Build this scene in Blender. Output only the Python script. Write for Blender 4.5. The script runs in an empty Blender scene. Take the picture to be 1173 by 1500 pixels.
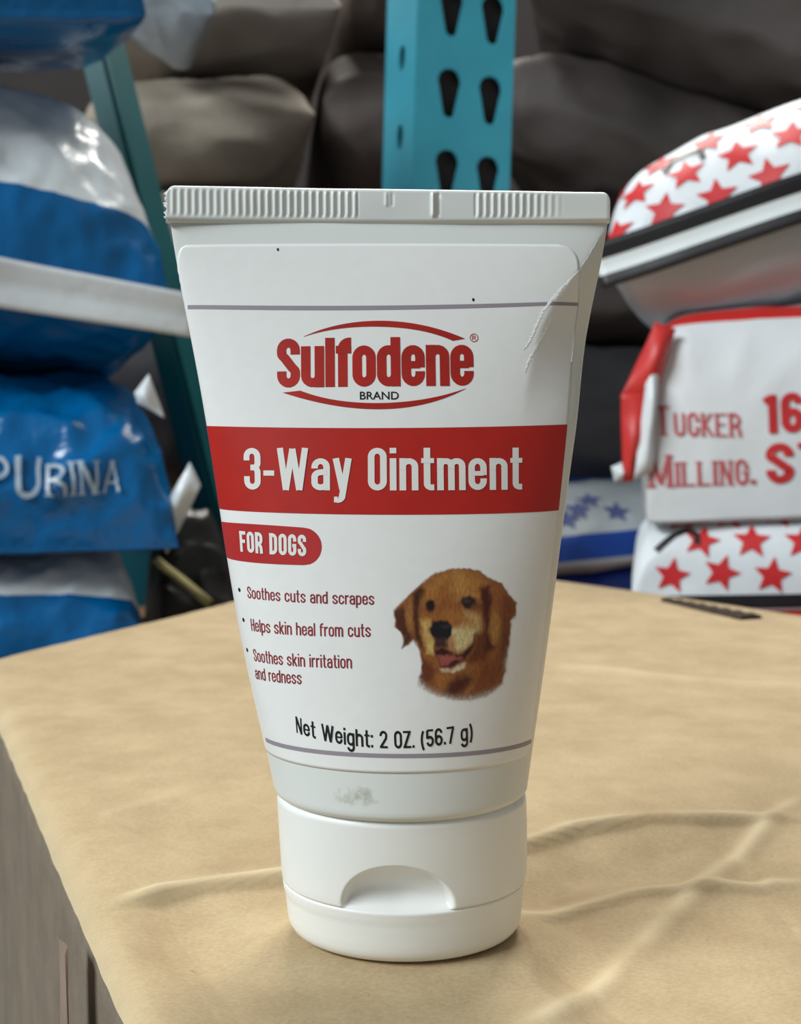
import bpy, bmesh, math, random
import numpy as np
from mathutils import Vector, Matrix, noise

random.seed(7)
SC = bpy.context.scene
COL = SC.collection

# ------------------------------------------------------------------ camera
F_PX = 1600.0                    # focal length in pixels of a 1173 x 1500 frame
D = 0.155                        # horizontal distance camera -> tube axis
H = 0.070                        # camera height over the box top
PITCH = math.atan(100.0 / F_PX)  # looking slightly down
cam_d = bpy.data.cameras.new('camera')
cam = bpy.data.objects.new('camera', cam_d)
COL.objects.link(cam)
SC.camera = cam
cam.location = (0, -D, H)
cam.rotation_euler = (math.pi / 2 - PITCH, 0, 0)
cam_d.sensor_fit = 'VERTICAL'
cam_d.sensor_height = 36.0
cam_d.sensor_width = 36.0
cam_d.lens = 36.0 * F_PX / 1500.0
cam_d.clip_start = 0.005
cam_d.clip_end = 50
cam_d.dof.use_dof = True
cam_d.dof.focus_distance = 0.146
cam_d.dof.aperture_fstop = 38.0
cam_d.dof.aperture_blades = 0

# ------------------------------------------------------------------ light
SC.view_settings.view_transform = 'Standard'
SC.view_settings.look = 'None'
SC.view_settings.gamma = 1.0
SC.view_settings.use_curve_mapping = False
SC.view_settings.exposure = 0.0
world = bpy.data.worlds.new('warehouse_air')
SC.world = world
world.use_nodes = True
bg = world.node_tree.nodes['Background']
bg.inputs[0].default_value = (0.93, 0.98, 1.0, 1)
bg.inputs[1].default_value = 0.20


def area_light(name, loc, target, size, power, col):
    ld = bpy.data.lights.new(name, 'AREA')
    ld.shape = 'RECTANGLE'
    ld.size, ld.size_y = size
    ld.energy = power
    ld.color = col
    o = bpy.data.objects.new(name, ld)
    COL.objects.link(o)
    o.location = loc
    o.rotation_euler = (Vector(target) - Vector(loc)).to_track_quat('-Z', 'Y').to_euler()
    return o


area_light('ceiling_fluorescent_front', (-1.55, -0.80, 1.35), (0, 0.2, 0.05), (1.2, 0.5), 52, (0.90, 0.98, 1.0))
area_light('ceiling_fluorescent_aisle', (0.16, 1.25, 1.75), (0.03, 0.05, 0), (1.1, 0.6), 46, (1.0, 0.97, 0.90))


# ------------------------------------------------------------------ helpers
def lin(c):
    c = c / 255.0
    return c / 12.92 if c <= 0.04045 else ((c + 0.055) / 1.055) ** 2.4


def rgb(r, g, b):
    return (lin(r), lin(g), lin(b), 1.0)


CP, SP = math.cos(PITCH), math.sin(PITCH)


def ray(px, py):
    a, b = (px - 586.5) / F_PX, (750 - py) / F_PX
    return np.array([a, CP + b * SP, -SP + b * CP])


CAM = np.array([0, -D, H])


def W(px, py, d):
    """world point seen at pixel (px,py) on the vertical plane at horizontal distance d from the camera"""
    r = ray(px, py)
    return CAM + r * (d / r[1])


def WZ(px, py, z=0.0):
    r = ray(px, py)
    return CAM + r * ((z - H) / r[2])


def to_px(p):
    p = np.asarray(p, float) - CAM
    dep = p[..., 1] * CP - p[..., 2] * SP
    up = p[..., 1] * SP + p[..., 2] * CP
    return 586.5 + F_PX * p[..., 0] / dep, 750 - F_PX * up / dep


def link_mesh(name, verts, faces, mat=None, parent=None, smooth=True):
    me = bpy.data.meshes.new(name)
    me.from_pydata([tuple(map(float, v)) for v in verts], [], [tuple(map(int, f)) for f in faces])
    me.update()
    if mat is not None:
        for m in (mat if isinstance(mat, (list, tuple)) else [mat]):
            me.materials.append(m)
    if smooth:
        me.polygons.foreach_set('use_smooth', [True] * len(me.polygons))
    o = bpy.data.objects.new(name, me)
    COL.objects.link(o)
    if parent is not None:
        o.parent = parent
    return o


def empty(name, loc=(0, 0, 0)):
    o = bpy.data.objects.new(name, None)
    o.empty_display_size = 0.02
    COL.objects.link(o)
    o.location = loc
    return o


def tag(o, label=None, cat=None, group=None, kind=None):
    if label: o['label'] = label
    if cat: o['category'] = cat
    if group: o['group'] = group
    if kind: o['kind'] = kind
    return o


def grid_faces(nu, nv, close_u=False, flip=False, off=0):
    f = []
    for j in range(nv - 1):
        for i in range(nu if close_u else nu - 1):
            a = off + j * nu + i
            b = off + j * nu + (i + 1) % nu
            c = b + nu
            d = a + nu
            f.append((a, d, c, b) if flip else (a, b, c, d))
    return f


class NT:
    """small wrapper for material node trees"""
    def __init__(self, name):
        self.m = bpy.data.materials.new(name)
        self.m.use_nodes = True
        self.t = self.m.node_tree
        self.p = self.t.nodes['Principled BSDF']

    def n(self, kind, **kw):
        nd = self.t.nodes.new(kind)
        for k, v in kw.items():
            setattr(nd, k, v)
        return nd

    def l(self, a, b):
        self.t.links.new(a, b)


def mat(name, col, rough=0.5, var=0.0, vscale=60, bump=0.0, bscale=400, bdist=0.0003, spec=0.5, metal=0.0,
        sss=0.0, stretch=None, detail=5, var2=None):
    k = NT(name)
    p = k.p
    p.inputs['Base Color'].default_value = col
    p.inputs['Roughness'].default_value = rough
    p.inputs['Specular IOR Level'].default_value = spec
    p.inputs['Metallic'].default_value = metal
    if sss:
        p.inputs['Subsurface Weight'].default_value = sss
        p.inputs['Subsurface Radius'].default_value = (0.002, 0.002, 0.0018)
    tc = k.n('ShaderNodeTexCoord')
    src = tc.outputs['Object']
    if stretch:
        mp = k.n('ShaderNodeMapping')
        mp.inputs['Scale'].default_value = stretch
        k.l(src, mp.inputs[0])
        src = mp.outputs[0]
    if var:
        nz = k.n('ShaderNodeTexNoise')
        nz.inputs['Scale'].default_value = vscale
        nz.inputs['Detail'].default_value = detail
        k.l(src, nz.inputs['Vector'])
        cr = k.n('ShaderNodeValToRGB')
        cr.color_ramp.elements[0].position = 0.3
        cr.color_ramp.elements[1].position = 0.7
        lo = tuple(c * (1 - var) for c in col[:3]) + (1,)
        hi = tuple(min(1, c * (1 + var)) for c in col[:3]) + (1,)
        if var2: lo = var2
        cr.color_ramp.elements[0].color = lo
        cr.color_ramp.elements[1].color = hi
        k.l(nz.outputs['Fac'], cr.inputs[0])
        k.l(cr.outputs[0], p.inputs['Base Color'])
    if bump:
        nb = k.n('ShaderNodeTexNoise')
        nb.inputs['Scale'].default_value = bscale
        nb.inputs['Detail'].default_value = 4
        k.l(src, nb.inputs['Vector'])
        bp = k.n('ShaderNodeBump')
        bp.inputs['Strength'].default_value = bump
        bp.inputs['Distance'].default_value = bdist
        k.l(nb.outputs['Fac'], bp.inputs['Height'])
        k.l(bp.outputs[0], p.inputs['Normal'])
    return k.m


def stripe_mat(name, stops, rough=0.35, vrange=0.5, bump=0.25, bscale=90, bdist=0.002, weave=0.0):
    """printed film: colour by distance (UV v, metres) from the bag's seam. stops = [(v, colour), ...]"""
    k = NT(name)
    p = k.p
    uv = k.n('ShaderNodeUVMap', uv_map='print')
    sx = k.n('ShaderNodeSeparateXYZ')
    k.l(uv.outputs[0], sx.inputs[0])
    mr = k.n('ShaderNodeMapRange')
    mr.inputs['From Min'].default_value = -vrange
    mr.inputs['From Max'].default_value = vrange
    k.l(sx.outputs['Y'], mr.inputs['Value'])
    cr = k.n('ShaderNodeValToRGB')
    cr.color_ramp.interpolation = 'CONSTANT'
    els = cr.color_ramp.elements
    els[0].position = 0
    els[0].color = stops[0][1]
    els[1].position = (stops[1][0] + vrange) / (2 * vrange) if len(stops) > 1 else 1
    els[1].color = stops[1][1] if len(stops) > 1 else stops[0][1]
    for v, c in stops[2:]:
        e = els.new((v + vrange) / (2 * vrange))
        e.color = c
    k.l(mr.outputs[0], cr.inputs[0])
    k.l(cr.outputs[0], p.inputs['Base Color'])
    p.inputs['Roughness'].default_value = rough
    tc = k.n('ShaderNodeTexCoord')
    nb = k.n('ShaderNodeTexNoise')
    nb.inputs['Scale'].default_value = bscale
    nb.inputs['Detail'].default_value = 3
    k.l(tc.outputs['Object'], nb.inputs['Vector'])
    bp = k.n('ShaderNodeBump')
    bp.inputs['Strength'].default_value = bump
    bp.inputs['Distance'].default_value = bdist
    k.l(nb.outputs['Fac'], bp.inputs['Height'])
    k.l(bp.outputs[0], p.inputs['Normal'])
    return k.m


# ------------------------------------------------------------------ stroke lettering (condensed gothic drawn from pen strokes)
def _arc(cx, cy, rx, ry, a0, a1, n=9):
    return [(cx + rx * math.cos(math.radians(a0 + (a1 - a0) * i / n)), cy + ry * math.sin(math.radians(a0 + (a1 - a0) * i / n))) for i in range(n + 1)]


def _seg(*pts):
    out = []
    for (a, b) in zip(pts[:-1], pts[1:]):
        L = math.hypot(b[0] - a[0], b[1] - a[1])
        n = max(1, int(L / 0.08))
        for i in range(n):
            t = i / n
            out.append((a[0] + (b[0] - a[0]) * t, a[1] + (b[1] - a[1]) * t))
    out.append(pts[-1])
    return out


def _dedupe(p):
    out = [p[0]]
    for q in p[1:]:
        if math.hypot(q[0] - out[-1][0], q[1] - out[-1][1]) > 1e-5:
            out.append(q)
    if len(out) > 3 and math.hypot(out[0][0] - out[-1][0], out[0][1] - out[-1][1]) < 1e-5:
        out.pop()
    return out


def _rr(xl, xr, yb, yt, r, ry=None):
    ry = ry or r
    p = _seg((xl, yt - ry), (xl, yb + ry)) + _arc(xl + r, yb + ry, r, ry, 180, 270) + _seg((xl + r, yb), (xr - r, yb)) \
        + _arc(xr - r, yb + ry, r, ry, 270, 360) + _seg((xr, yb + ry), (xr, yt - ry)) + _arc(xr - r, yt - ry, r, ry, 0, 90) \
        + _seg((xr - r, yt), (xl + r, yt)) + _arc(xl + r, yt - ry, r, ry, 90, 180)
    return p


def glyph(ch, w, s, h, xh, sh=None):
    """returns (strokes, advance width). each stroke: (points, width, closed). sh = width of horizontal strokes"""
    sh = sh or s
    xl, xr, yb = s / 2, w - s / 2, sh / 2
    r = min((xr - xl) / 2, 0.5 * (w - s))
    S = []

    def st(p, wd=s, closed=False):
        S.append((_dedupe(p), wd, closed))

    def ell(top, bot=0.0, x0=xl, x1=xr):
        rr = (x1 - x0) / 2
        st(_rr(x0, x1, bot + sh / 2, top - sh / 2, rr, rr * 1.15), s, True)

    def arch(x0, x1, top):
        rr = (x1 - x0) / 2
        yt = top - sh / 2
        st(_seg((x0, yt - rr * 1.6), (x0, yt - rr)) + _arc(x0 + rr, yt - rr, rr, rr, 180, 0) + _seg((x1, yt - rr), (x1, 0)))

    if ch in 'oO0':
        ell(xh if ch == 'o' else h)
    elif ch == 'n':
        st(_seg((xl, 0), (xl, xh))); arch(xl, xr, xh)
    elif ch == 'h':
        st(_seg((xl, 0), (xl, h))); arch(xl, xr, xh)
    elif ch == 'm':
        w = w * 1.52; x2 = w - s / 2; xm = (xl + x2) / 2
        st(_seg((xl, 0), (xl, xh))); arch(xl, xm, xh); arch(xm, x2, xh)
    elif ch == 'u':
        rr = (xr - xl) / 2
        st(_seg((xl, xh), (xl, yb + rr)) + _arc(xl + rr, yb + rr, rr, rr, 180, 360) + _seg((xr, yb + rr), (xr, yb + rr * 1.6)))
        st(_seg((xr, 0), (xr, xh)))
    elif ch == 'l':
        w = s; st(_seg((s / 2, 0), (s / 2, h)))
    elif ch == 'i':
        w = s; st(_seg((s / 2, 0), (s / 2, xh))); st(_seg((s / 2, h - s * 0.95), (s / 2, h)))
    elif ch == 'f':
        w = w * 0.66; x0 = s * 0.72; rr = w - x0
        st(_seg((x0, 0), (x0, h - sh / 2 - rr * 0.8)) + _arc(x0 + rr * .8, h - sh / 2 - rr * .8, rr * .8, rr * .8, 180, 90) + _seg((x0 + rr * .8, h - sh / 2), (w, h - sh / 2)))
        st(_seg((0, xh - sh * 0.42), (w, xh - sh * 0.42)), sh * 0.84)
    elif ch == 't':
        w = w * 0.68; x0 = w * 0.45; rr = w - x0
        st(_seg((x0, h), (x0, yb + rr * .6)) + _arc(x0 + rr * .6, yb + rr * .6, rr * .6, rr * .6, 180, 270) + _seg((x0 + rr * .6, yb), (w, yb)))
        st(_seg((0, xh - sh * 0.42), (w, xh - sh * 0.42)), sh * 0.84)
    elif ch == 'd':
        ell(xh); st(_seg((xr, 0), (xr, h)))
    elif ch == 'e':
        rr = (xr - xl) / 2; ry = rr * 1.15; ym = xh * 0.52; yt = xh - sh / 2
        st(_seg((xr, ym - sh * 0.3), (xr, yt - ry)) + _arc(xl + rr, yt - ry, rr, ry, 0, 180) + _seg((xl, yt - ry), (xl, yb + ry))
           + _arc(xl + rr, yb + ry, rr, ry, 180, 360) + _seg((xr, yb + ry), (xr, xh * 0.36)))
        st(_seg((xl, ym), (xr, ym)), sh * 0.8)
    elif ch == 'a':
        rr = (xr - xl) / 2; ry = rr * 1.1; yt = xh - sh / 2
        st(_seg((xl, xh * 0.68), (xl, yt - ry)) + _arc(xl + rr, yt - ry, rr, ry, 180, 0) + _seg((xr, yt - ry), (xr, 0)))
        st(_seg((xr, xh * 0.58), (xl + rr, xh * .56)) + _arc(xl + rr, xh * .56 - ry * .8, rr, ry * .8, 90, 180) + _seg((xl, xh * .56 - ry * .8), (xl, yb + ry * .8))
           + _arc(xl + rr, yb + ry * .8, rr, ry * .8, 180, 320))
    elif ch == 'y':
        st(_seg((xl * 0.9, xh), (w / 2 + s * .05, 0.02)), s * .98)
        st(_seg((w - xl * .9, xh), (w * 0.5, -h * 0.13)) + _arc(w * .5 - s * .9, -h * .13, s * .9, s * .75, 0, -70)[1:] + _seg((w * .5 - s * .9, -h * .215), (w * .5 - s * 1.25, -h * .215)), s * .98)
    elif ch == 'W':
        w = w * 1.75
        p = [(s * .5, h), (w * .285, 0), (w * .5, h * .98), (w * .715, 0), (w - s * .5, h)]
        for a, b in zip(p[:-1], p[1:]): st(_seg(a, b), s * .97)
    elif ch == '-':
        w = w * 0.62; st(_seg((0, h * .40), (w, h * .40)), sh * 0.9)
    elif ch in 'sS':
        t = xh if ch == 's' else h
        rr = (xr - xl) / 2; ry = rr * 1.1; yt = t - sh / 2; ym = t * 0.5
        p = _seg((xr, t * 0.67), (xr, yt - ry)) + _arc(xl + rr, yt - ry, rr, ry, 0, 180) + _seg((xl, yt - ry), (xl, t * .72))
        p += _arc(xl + rr * .8, t * .70, rr * .8, t * .10, 180, 225)[1:]
        p += _seg((xl + rr * .45, t * .60), (xr - rr * .45, t * .40))
        p += _arc(xr - rr * .8, t * .30, rr * .8, t * .10, 45, 0)
        p += _seg((xr, t * .28), (xr, yb + ry)) + _arc(xl + rr, yb + ry, rr, ry, 0, -180) + _seg((xl, yb + ry), (xl, t * 0.33))
        st(p)
    elif ch == '3':
        rr = (xr - xl) / 2; ry = rr * 1.1; yt = h - sh / 2; ym = h * .53
        st(_seg((xl, h * .70), (xl, yt - ry)) + _arc(xl + rr, yt - ry, rr, ry, 180, 0) + _seg((xr, yt - ry), (xr, ym + ry * .8)) + _arc(xr - rr * .8, ym + ry * .8, rr * .8, ry * .8, 0, -90) + _seg((xr - rr * .8, ym), (xl + rr * .7, ym)))
        st(_seg((xl + rr * .7, ym), (xr - rr * .8, ym)) + _arc(xr - rr * .8, ym - ry * .8, rr * .8, ry * .8, 90, 0) + _seg((xr, ym - ry * .8), (xr, yb + ry)) + _arc(xl + rr, yb + ry, rr, ry, 0, -180) + _seg((xl, yb + ry), (xl, h * .32)))
    elif ch == 'F':
        w = w * .92; st(_seg((xl, 0), (xl, h))); st(_seg((0, h - sh / 2), (w, h - sh / 2)), sh); st(_seg((xl, h * .52), (w * .9, h * .52)), sh)
    elif ch == 'E':
        st(_seg((xl, 0), (xl, h)))
        for yy, ww in ((h - sh / 2, w), (h * .52, w * .85), (sh / 2, w)): st(_seg((0, yy), (ww, yy)), sh)
    elif ch == 'L':
        st(_seg((xl, 0), (xl, h))); st(_seg((0, sh / 2), (w, sh / 2)), sh)
    elif ch == 'T':
        st(_seg((w / 2, 0), (w / 2, h))); st(_seg((0, h - sh / 2), (w, h - sh / 2)), sh)
    elif ch == 'I':
        w = s; st(_seg((s / 2, 0), (s / 2, h)))
    elif ch == '1':
        w = s * 1.5; st(_seg((w - s / 2, 0), (w - s / 2, h))); st(_seg((0, h * .84), (w - s / 2, h * .93)), sh)
    elif ch == 'U':
        rr = (xr - xl) / 2
        st(_seg((xl, h), (xl, yb + rr)) + _arc(xl + rr, yb + rr, rr, rr, 180, 360) + _seg((xr, yb + rr), (xr, h)))
    elif ch == 'D':
        rr = (xr - xl) * .7
        st(_seg((xl, 0), (xl, h)))
        st(_seg((0, h - sh / 2), (xr - rr, h - sh / 2)) + _arc(xr - rr, h - sh / 2 - rr, rr, rr, 90, 0) + _seg((xr, h - rr - sh / 2), (xr, yb + rr)) + _arc(xr - rr, yb + rr, rr, rr, 0, -90) + _seg((xr - rr, yb), (0, yb)))
    elif ch in 'RPB':
        rr = (xr - xl) * .6; ym = h * .47; yt = h - sh / 2; ry = min(rr, (yt - ym) / 2)
        st(_seg((xl, 0), (xl, h)))
        st(_seg((0, yt), (xr - rr, yt)) + _arc(xr - rr, yt - ry, rr, ry, 90, 0) + _seg((xr, yt - ry), (xr, ym + ry)) + _arc(xr - rr, ym + ry, rr, ry, 0, -90) + _seg((xr - rr, ym), (xl, ym)))
        if ch == 'R':
            st(_seg((xr - rr * .9, ym), (xr - s * .15, ym - h * .14), (xr, h * .25), (xr + s * .08, 0)))
    elif ch in 'CG':
        rr = (xr - xl) / 2; ry = rr * 1.1; yt = h - sh / 2
        st(_seg((xr, h * .66), (xr, yt - ry)) + _arc(xl + rr, yt - ry, rr, ry, 0, 180) + _seg((xl, yt - ry), (xl, yb + ry)) + _arc(xl + rr, yb + ry, rr, ry, 180, 360) + _seg((xr, yb + ry), (xr, h * (.36 if ch == 'C' else .5))))
        if ch == 'G':
            st(_seg((w * .52, h * .47), (w, h * .47)), sh)
    elif ch == '6':
        rr = (xr - xl) / 2; ry = rr * 1.1; yt = h - sh / 2
        st(_seg((xr, h * .72), (xr, yt - ry)) + _arc(xl + rr, yt - ry, rr, ry, 0, 180) + _seg((xl, yt - ry), (xl, h * .2)))
        ell(h * .6)
    elif ch == 'K':
        st(_seg((xl, 0), (xl, h))); st(_seg((w - s * .4, h), (xl, h * .42)), s * .8); st(_seg((xl + s * .5, h * .55), (w - s * .3, 0)), s * .95)
    elif ch == 'N':
        st(_seg((xl, 0), (xl, h)), s * .7); st(_seg((xr, 0), (xr, h)), s * .7); st(_seg((xl, h), (xr, 0)), s)
    elif ch == 'A':
        st(_seg((w * .5, h), (xl * .6, 0)), s * .7); st(_seg((w * .5, h), (w - xl * .6, 0)), s); st(_seg((w * .25, h * .3), (w * .75, h * .3)), sh)
    elif ch == 'M':
        w = w * 1.35; xr = w - s / 2
        st(_seg((xl, 0), (xl, h)), s * .7); st(_seg((xr, 0), (xr, h))); st(_seg((xl, h), (w / 2, h * .1)), s); st(_seg((w / 2, h * .1), (xr, h)), s * .7)
    elif ch == '%':
        w = w * 1.5
        st(_rr(s * .3, w * .42, h * .5, h - sh * .35, w * .18), s * .62, True)
        st(_rr(w * .58, w - s * .3, sh * .35, h * .48, w * .18), s * .62, True)
        st(_seg((w * .2, 0), (w * .8, h)), s * .5)
    elif ch in 'c':
        rr = (xr - xl) / 2; ry = rr * 1.15; yt = xh - sh / 2
        st(_seg((xr, xh * .64), (xr, yt - ry)) + _arc(xl + rr, yt - ry, rr, ry, 0, 180) + _seg((xl, yt - ry), (xl, yb + ry)) + _arc(xl + rr, yb + ry, rr, ry, 180, 360) + _seg((xr, yb + ry), (xr, xh * .36)))
    elif ch == 'p':
        ell(xh); st(_seg((xl, -h * .26), (xl, xh)))
    elif ch == 'g':
        rr = (xr - xl) / 2
        ell(xh); st(_seg((xr, xh), (xr, -h * .12)) + _arc(xl + rr, -h * .12, rr, rr * .9, 0, -180))
    elif ch == 'r':
        w = w * .68; x1 = w; rr = (w - xl)
        st(_seg((xl, 0), (xl, xh))); st(_seg((xl, xh * .55), (xl, xh - sh / 2 - rr * .7)) + _arc(xl + rr, xh - sh / 2 - rr * .7, rr, rr * .7, 180, 90))
    elif ch == 'k':
        st(_seg((xl, 0), (xl, h))); st(_seg((w - s * .5, xh), (xl, xh * .38))); st(_seg((xl + s * .8, xh * .6), (w - s * .45, 0)))
    elif ch == 'H':
        st(_seg((xl, 0), (xl, h))); st(_seg((xr, 0), (xr, h))); st(_seg((xl, h * .53), (xr, h * .53)), sh)
    elif ch == 'Z':
        st(_seg((0, h - sh / 2), (w, h - sh / 2)), sh); st(_seg((0, sh / 2), (w, sh / 2)), sh); st(_seg((w - s * .6, h - sh * .6), (s * .6, sh * .6)))
    elif ch == '2':
        rr = (xr - xl) / 2; ry = rr; yt = h - sh / 2
        st(_seg((xl, h * .70), (xl, yt - ry)) + _arc(xl + rr, yt - ry, rr, ry, 180, -25) + _seg((xr - rr * .1, h * .58), (xl + s * .1, sh * .7)))
        st(_seg((0, sh / 2), (w, sh / 2)), sh)
    elif ch == '5':
        rr = (xr - xl) / 2; yt = h - sh / 2; y5 = h * .62; ry = (y5 - sh) / 2 
        st(_seg((w * .95, yt), (xl * 1.2, yt)), sh); st(_seg((xl * 1.25, yt), (xl * 1.1, h * .47)))
        st(_seg((xl * 1.1, h * .48), (xl + rr * .6, y5 - sh * .6)) + _arc(xl + rr, yb + ry, rr, ry, 100, -165))
    elif ch == '7':
        st(_seg((0, h - sh / 2), (w, h - sh / 2)), sh); st(_seg((w - s * .5, h - sh * .6), (w * .38, 0)))
    elif ch == '(':
        w = w * .5; st(_arc(w * 1.5, h * .38, w * 1.3, h * .72, 130, 230, 14))
    elif ch == ')':
        w = w * .5; st(_arc(-w * .5, h * .38, w * 1.3, h * .72, 50, -50, 14))
    elif ch == ':':
        w = s; st(_seg((s / 2, 0), (s / 2, s))); st(_seg((s / 2, xh - s), (s / 2, xh)))
    elif ch == ' ':
        w = w * .55
    elif ch == '.':
        w = s; st(_seg((s / 2, 0), (s / 2, s)))
    return S, w


def stroke_quads(pts, wd, closed):
    n = len(pts)
    V, Fc = [], []
    for i, (x, y) in enumerate(pts):
        if closed:
            a, b = pts[(i - 1) % n], pts[(i + 1) % n]
        else:
            a, b = pts[max(0, i - 1)], pts[min(n - 1, i + 1)]
        dx, dy = b[0] - a[0], b[1] - a[1]
        L = math.hypot(dx, dy) or 1
        nx, ny = -dy / L * wd / 2, dx / L * wd / 2
        for q in (-1, -0.33, 0.33, 1):
            V.append((x + nx * q, y + ny * q))
    for i in range(n if closed else n - 1):
        j = (i + 1) % n
        for q in range(3):
            Fc.append((i * 4 + q + 1, i * 4 + q, j * 4 + q, j * 4 + q + 1))
    return V, Fc


SERIF = set('TUCKERMILNGPA')


def stroke_text(text, w=0.42, s=0.15, h=1.0, xh=0.76, sh=None, gap=0.06, serif=0.0, small_caps=None):
    """2D lettering; returns verts (x in units of cap height) and faces, total width"""
    V, Fc = [], []
    x = 0.0
    for idx, ch in enumerate(text):
        k = 1.0
        if small_caps and idx not in small_caps: k = 0.76
        S, adv = glyph(ch, w, s, h, xh, sh)
        if serif:
            ends = []
            for p, wd, cl in S:
                if not cl and abs(p[0][0] - p[-1][0]) < 1e-6 and wd >= s * .69:
                    ends += [(p[0][0], p[0][1]), (p[-1][0], p[-1][1])]
            for ex, ey in ends:
                yy = min(max(ey, serif / 2), h - serif / 2)
                S.append((_seg((ex - s * .95, yy), (ex + s * .95, yy)), serif, False))
        for li, (p, wd, cl) in enumerate(S):
            v, f = stroke_quads(p, wd, cl)
            o = len(V)
            V += [(x + a * k, b * k, li) for a, b in v]
            Fc += [tuple(o + i for i in q) for q in f]
        x += (adv + gap) * k
    return np.array(V), Fc, x - gap


def font_text(text, off=0.0, xs=1.0, cell=0.12):
    """2D lettering from Blender's built-in font, cut into narrow columns so that it can wrap"""
    cu = bpy.data.curves.new('lettering', 'FONT')
    cu.body = text
    cu.offset = off
    cu.resolution_u = 4
    o = bpy.data.objects.new('lettering', cu)
    COL.objects.link(o)
    bpy.context.view_layer.update()
    me = bpy.data.meshes.new_from_object(o.evaluated_get(bpy.context.evaluated_depsgraph_get()))
    bm = bmesh.new()
    bm.from_mesh(me)
    xs_ = [v.co.x for v in bm.verts]
    x0, x1 = min(xs_), max(xs_)
    x = x0 + cell
    while x < x1:
        bmesh.ops.bisect_plane(bm, geom=bm.verts[:] + bm.edges[:] + bm.faces[:], plane_co=(x, 0, 0), plane_no=(1, 0, 0))
        x += cell
    bm.verts.index_update()
    V = np.array([(v.co.x - x0, v.co.y) for v in bm.verts])
    Fc = [tuple(v.index for v in f.verts) for f in bm.faces]
    bm.free()
    COL.objects.unlink(o)
    bpy.data.objects.remove(o)
    bpy.data.meshes.remove(me)
    capH = 0.70
    V = V / capH
    return V, Fc, (x1 - x0) / capH


# ==================================================================== SETTING
FLOOR_Z = -0.24
m_floor = mat('concrete_floor', rgb(96, 92, 88), 0.8, 0.25, 6, 0.3, 60, 0.002)
m_wall = mat('dark_wall_panel', rgb(52, 48, 48), 0.9, 0.2, 4)
tag(link_mesh('floor', [(-3, -1.5, FLOOR_Z), (3, -1.5, FLOOR_Z), (3, 2.2, FLOOR_Z), (-3, 2.2, FLOOR_Z)], [(0, 1, 2, 3)], m_floor, smooth=False), kind='structure')
tag(link_mesh('wall_back', [(-3, 2.0, FLOOR_Z), (3, 2.0, FLOOR_Z), (3, 2.0, 2.9), (-3, 2.0, 2.9)], [(0, 1, 2, 3)], m_wall, smooth=False), kind='structure')

# ==================================================================== CARDBOARD BOX
Lc = WZ(-38, 970)
Fc_ = WZ(581, 815)
adir = WZ(180, 1450) - WZ(5, 1060)
adir /= np.linalg.norm(adir)
N_ = Lc + adir * 0.335
Rc = WZ(1420, 931)
Rn = Rc + adir * 0.36


def box_map(s, t):
    """s along the left edge (0 far, 1 near), t from the left edge to the right one"""
    far = Lc + (Fc_ - Lc) * t
    near = N_ + (Rn - N_) * t
    return far + (near - far) * s


def poly_dist(X, Y, pts):
    """distance to a polyline and the signed side of it (positive = nearer the viewer)"""
    best = np.full(X.shape, 1e9)
    side = np.zeros(X.shape)
    tt = np.zeros(X.shape)
    n = len(pts) - 1
    for i in range(n):
        a, b = pts[i], pts[i + 1]
        dx, dy = b[0] - a[0], b[1] - a[1]
        L2 = dx * dx + dy * dy
        t = np.clip(((X - a[0]) * dx + (Y - a[1]) * dy) / L2, 0, 1)
        ex, ey = X - (a[0] + t * dx), Y - (a[1] + t * dy)
        d = np.hypot(ex, ey)
        cr = -(dx * (Y - a[1]) - dy * (X - a[0]))
        m = d < best
        best = np.where(m, d, best)
        side = np.where(m, np.sign(cr), side)
        tt = np.where(m, (i + t) / n, tt)
    return best, side, tt


def px_line(pts):
    return [tuple(WZ(*p)[:2]) for p in pts]


# (pixels of each crease, ridge height, ridge width, drop on the near side, how far the drop lasts)
CREASES = [
    ([(150, 1330), (215, 1318), (300, 1302), (412, 1288), (560, 1262), (690, 1248), (775, 1240), (850, 1215), (950, 1200), (1060, 1198), (1260, 1205)], 0.0013, 0.0024, 0.0018, 0.022),
    ([(700, 1350), (780, 1335), (860, 1312), (950, 1290), (1060, 1282), (1260, 1290)], 0.0008, 0.0020, 0.0010, 0.016),
    ([(740, 1515), (815, 1482), (880, 1440), (930, 1385), (975, 1335), (1020, 1292), (1075, 1245), (1130, 1205), (1210, 1150)], 0.0010, 0.0018, -0.0002, 0.012),
    ([(780, 975), (900, 985), (1020, 998), (1300, 1015)], 0.0006, 0.0040, 0.0005, 0.03),
    ([(150, 1200), (205, 1185), (300, 1160)], 0.0003, 0.0025, 0.0002, 0.012),
]
nu, nv = 560, 520
ss = 1 - (1 - np.linspace(0, 1, nu)) ** 1.35
tt_ = np.linspace(0, 1, nv) ** 1.25
Sg, Tg = np.meshgrid(ss, tt_)
far = Lc[None, None, :] + (Fc_ - Lc)[None, None, :] * Tg[..., None]
near = N_[None, None, :] + (Rn - N_)[None, None, :] * Tg[..., None]
P = far + (near - far) * Sg[..., None]
# the top is a five-cornered outline: its right side runs Fc_ -> Rc -> Rn
rgt = np.where(Sg[-1][:, None] < .5, Fc_ + (Rc - Fc_) * (Sg[-1][:, None] / .5), Rc + (Rn - Rc) * ((Sg[-1][:, None] - .5) / .5))
lft = Lc + (N_ - Lc) * Sg[-1][:, None]
bot_ = N_[None] + (Rn - N_)[None] * Tg[:, :1]
top_ = Lc[None] + (Fc_ - Lc)[None] * Tg[:, :1]
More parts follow.
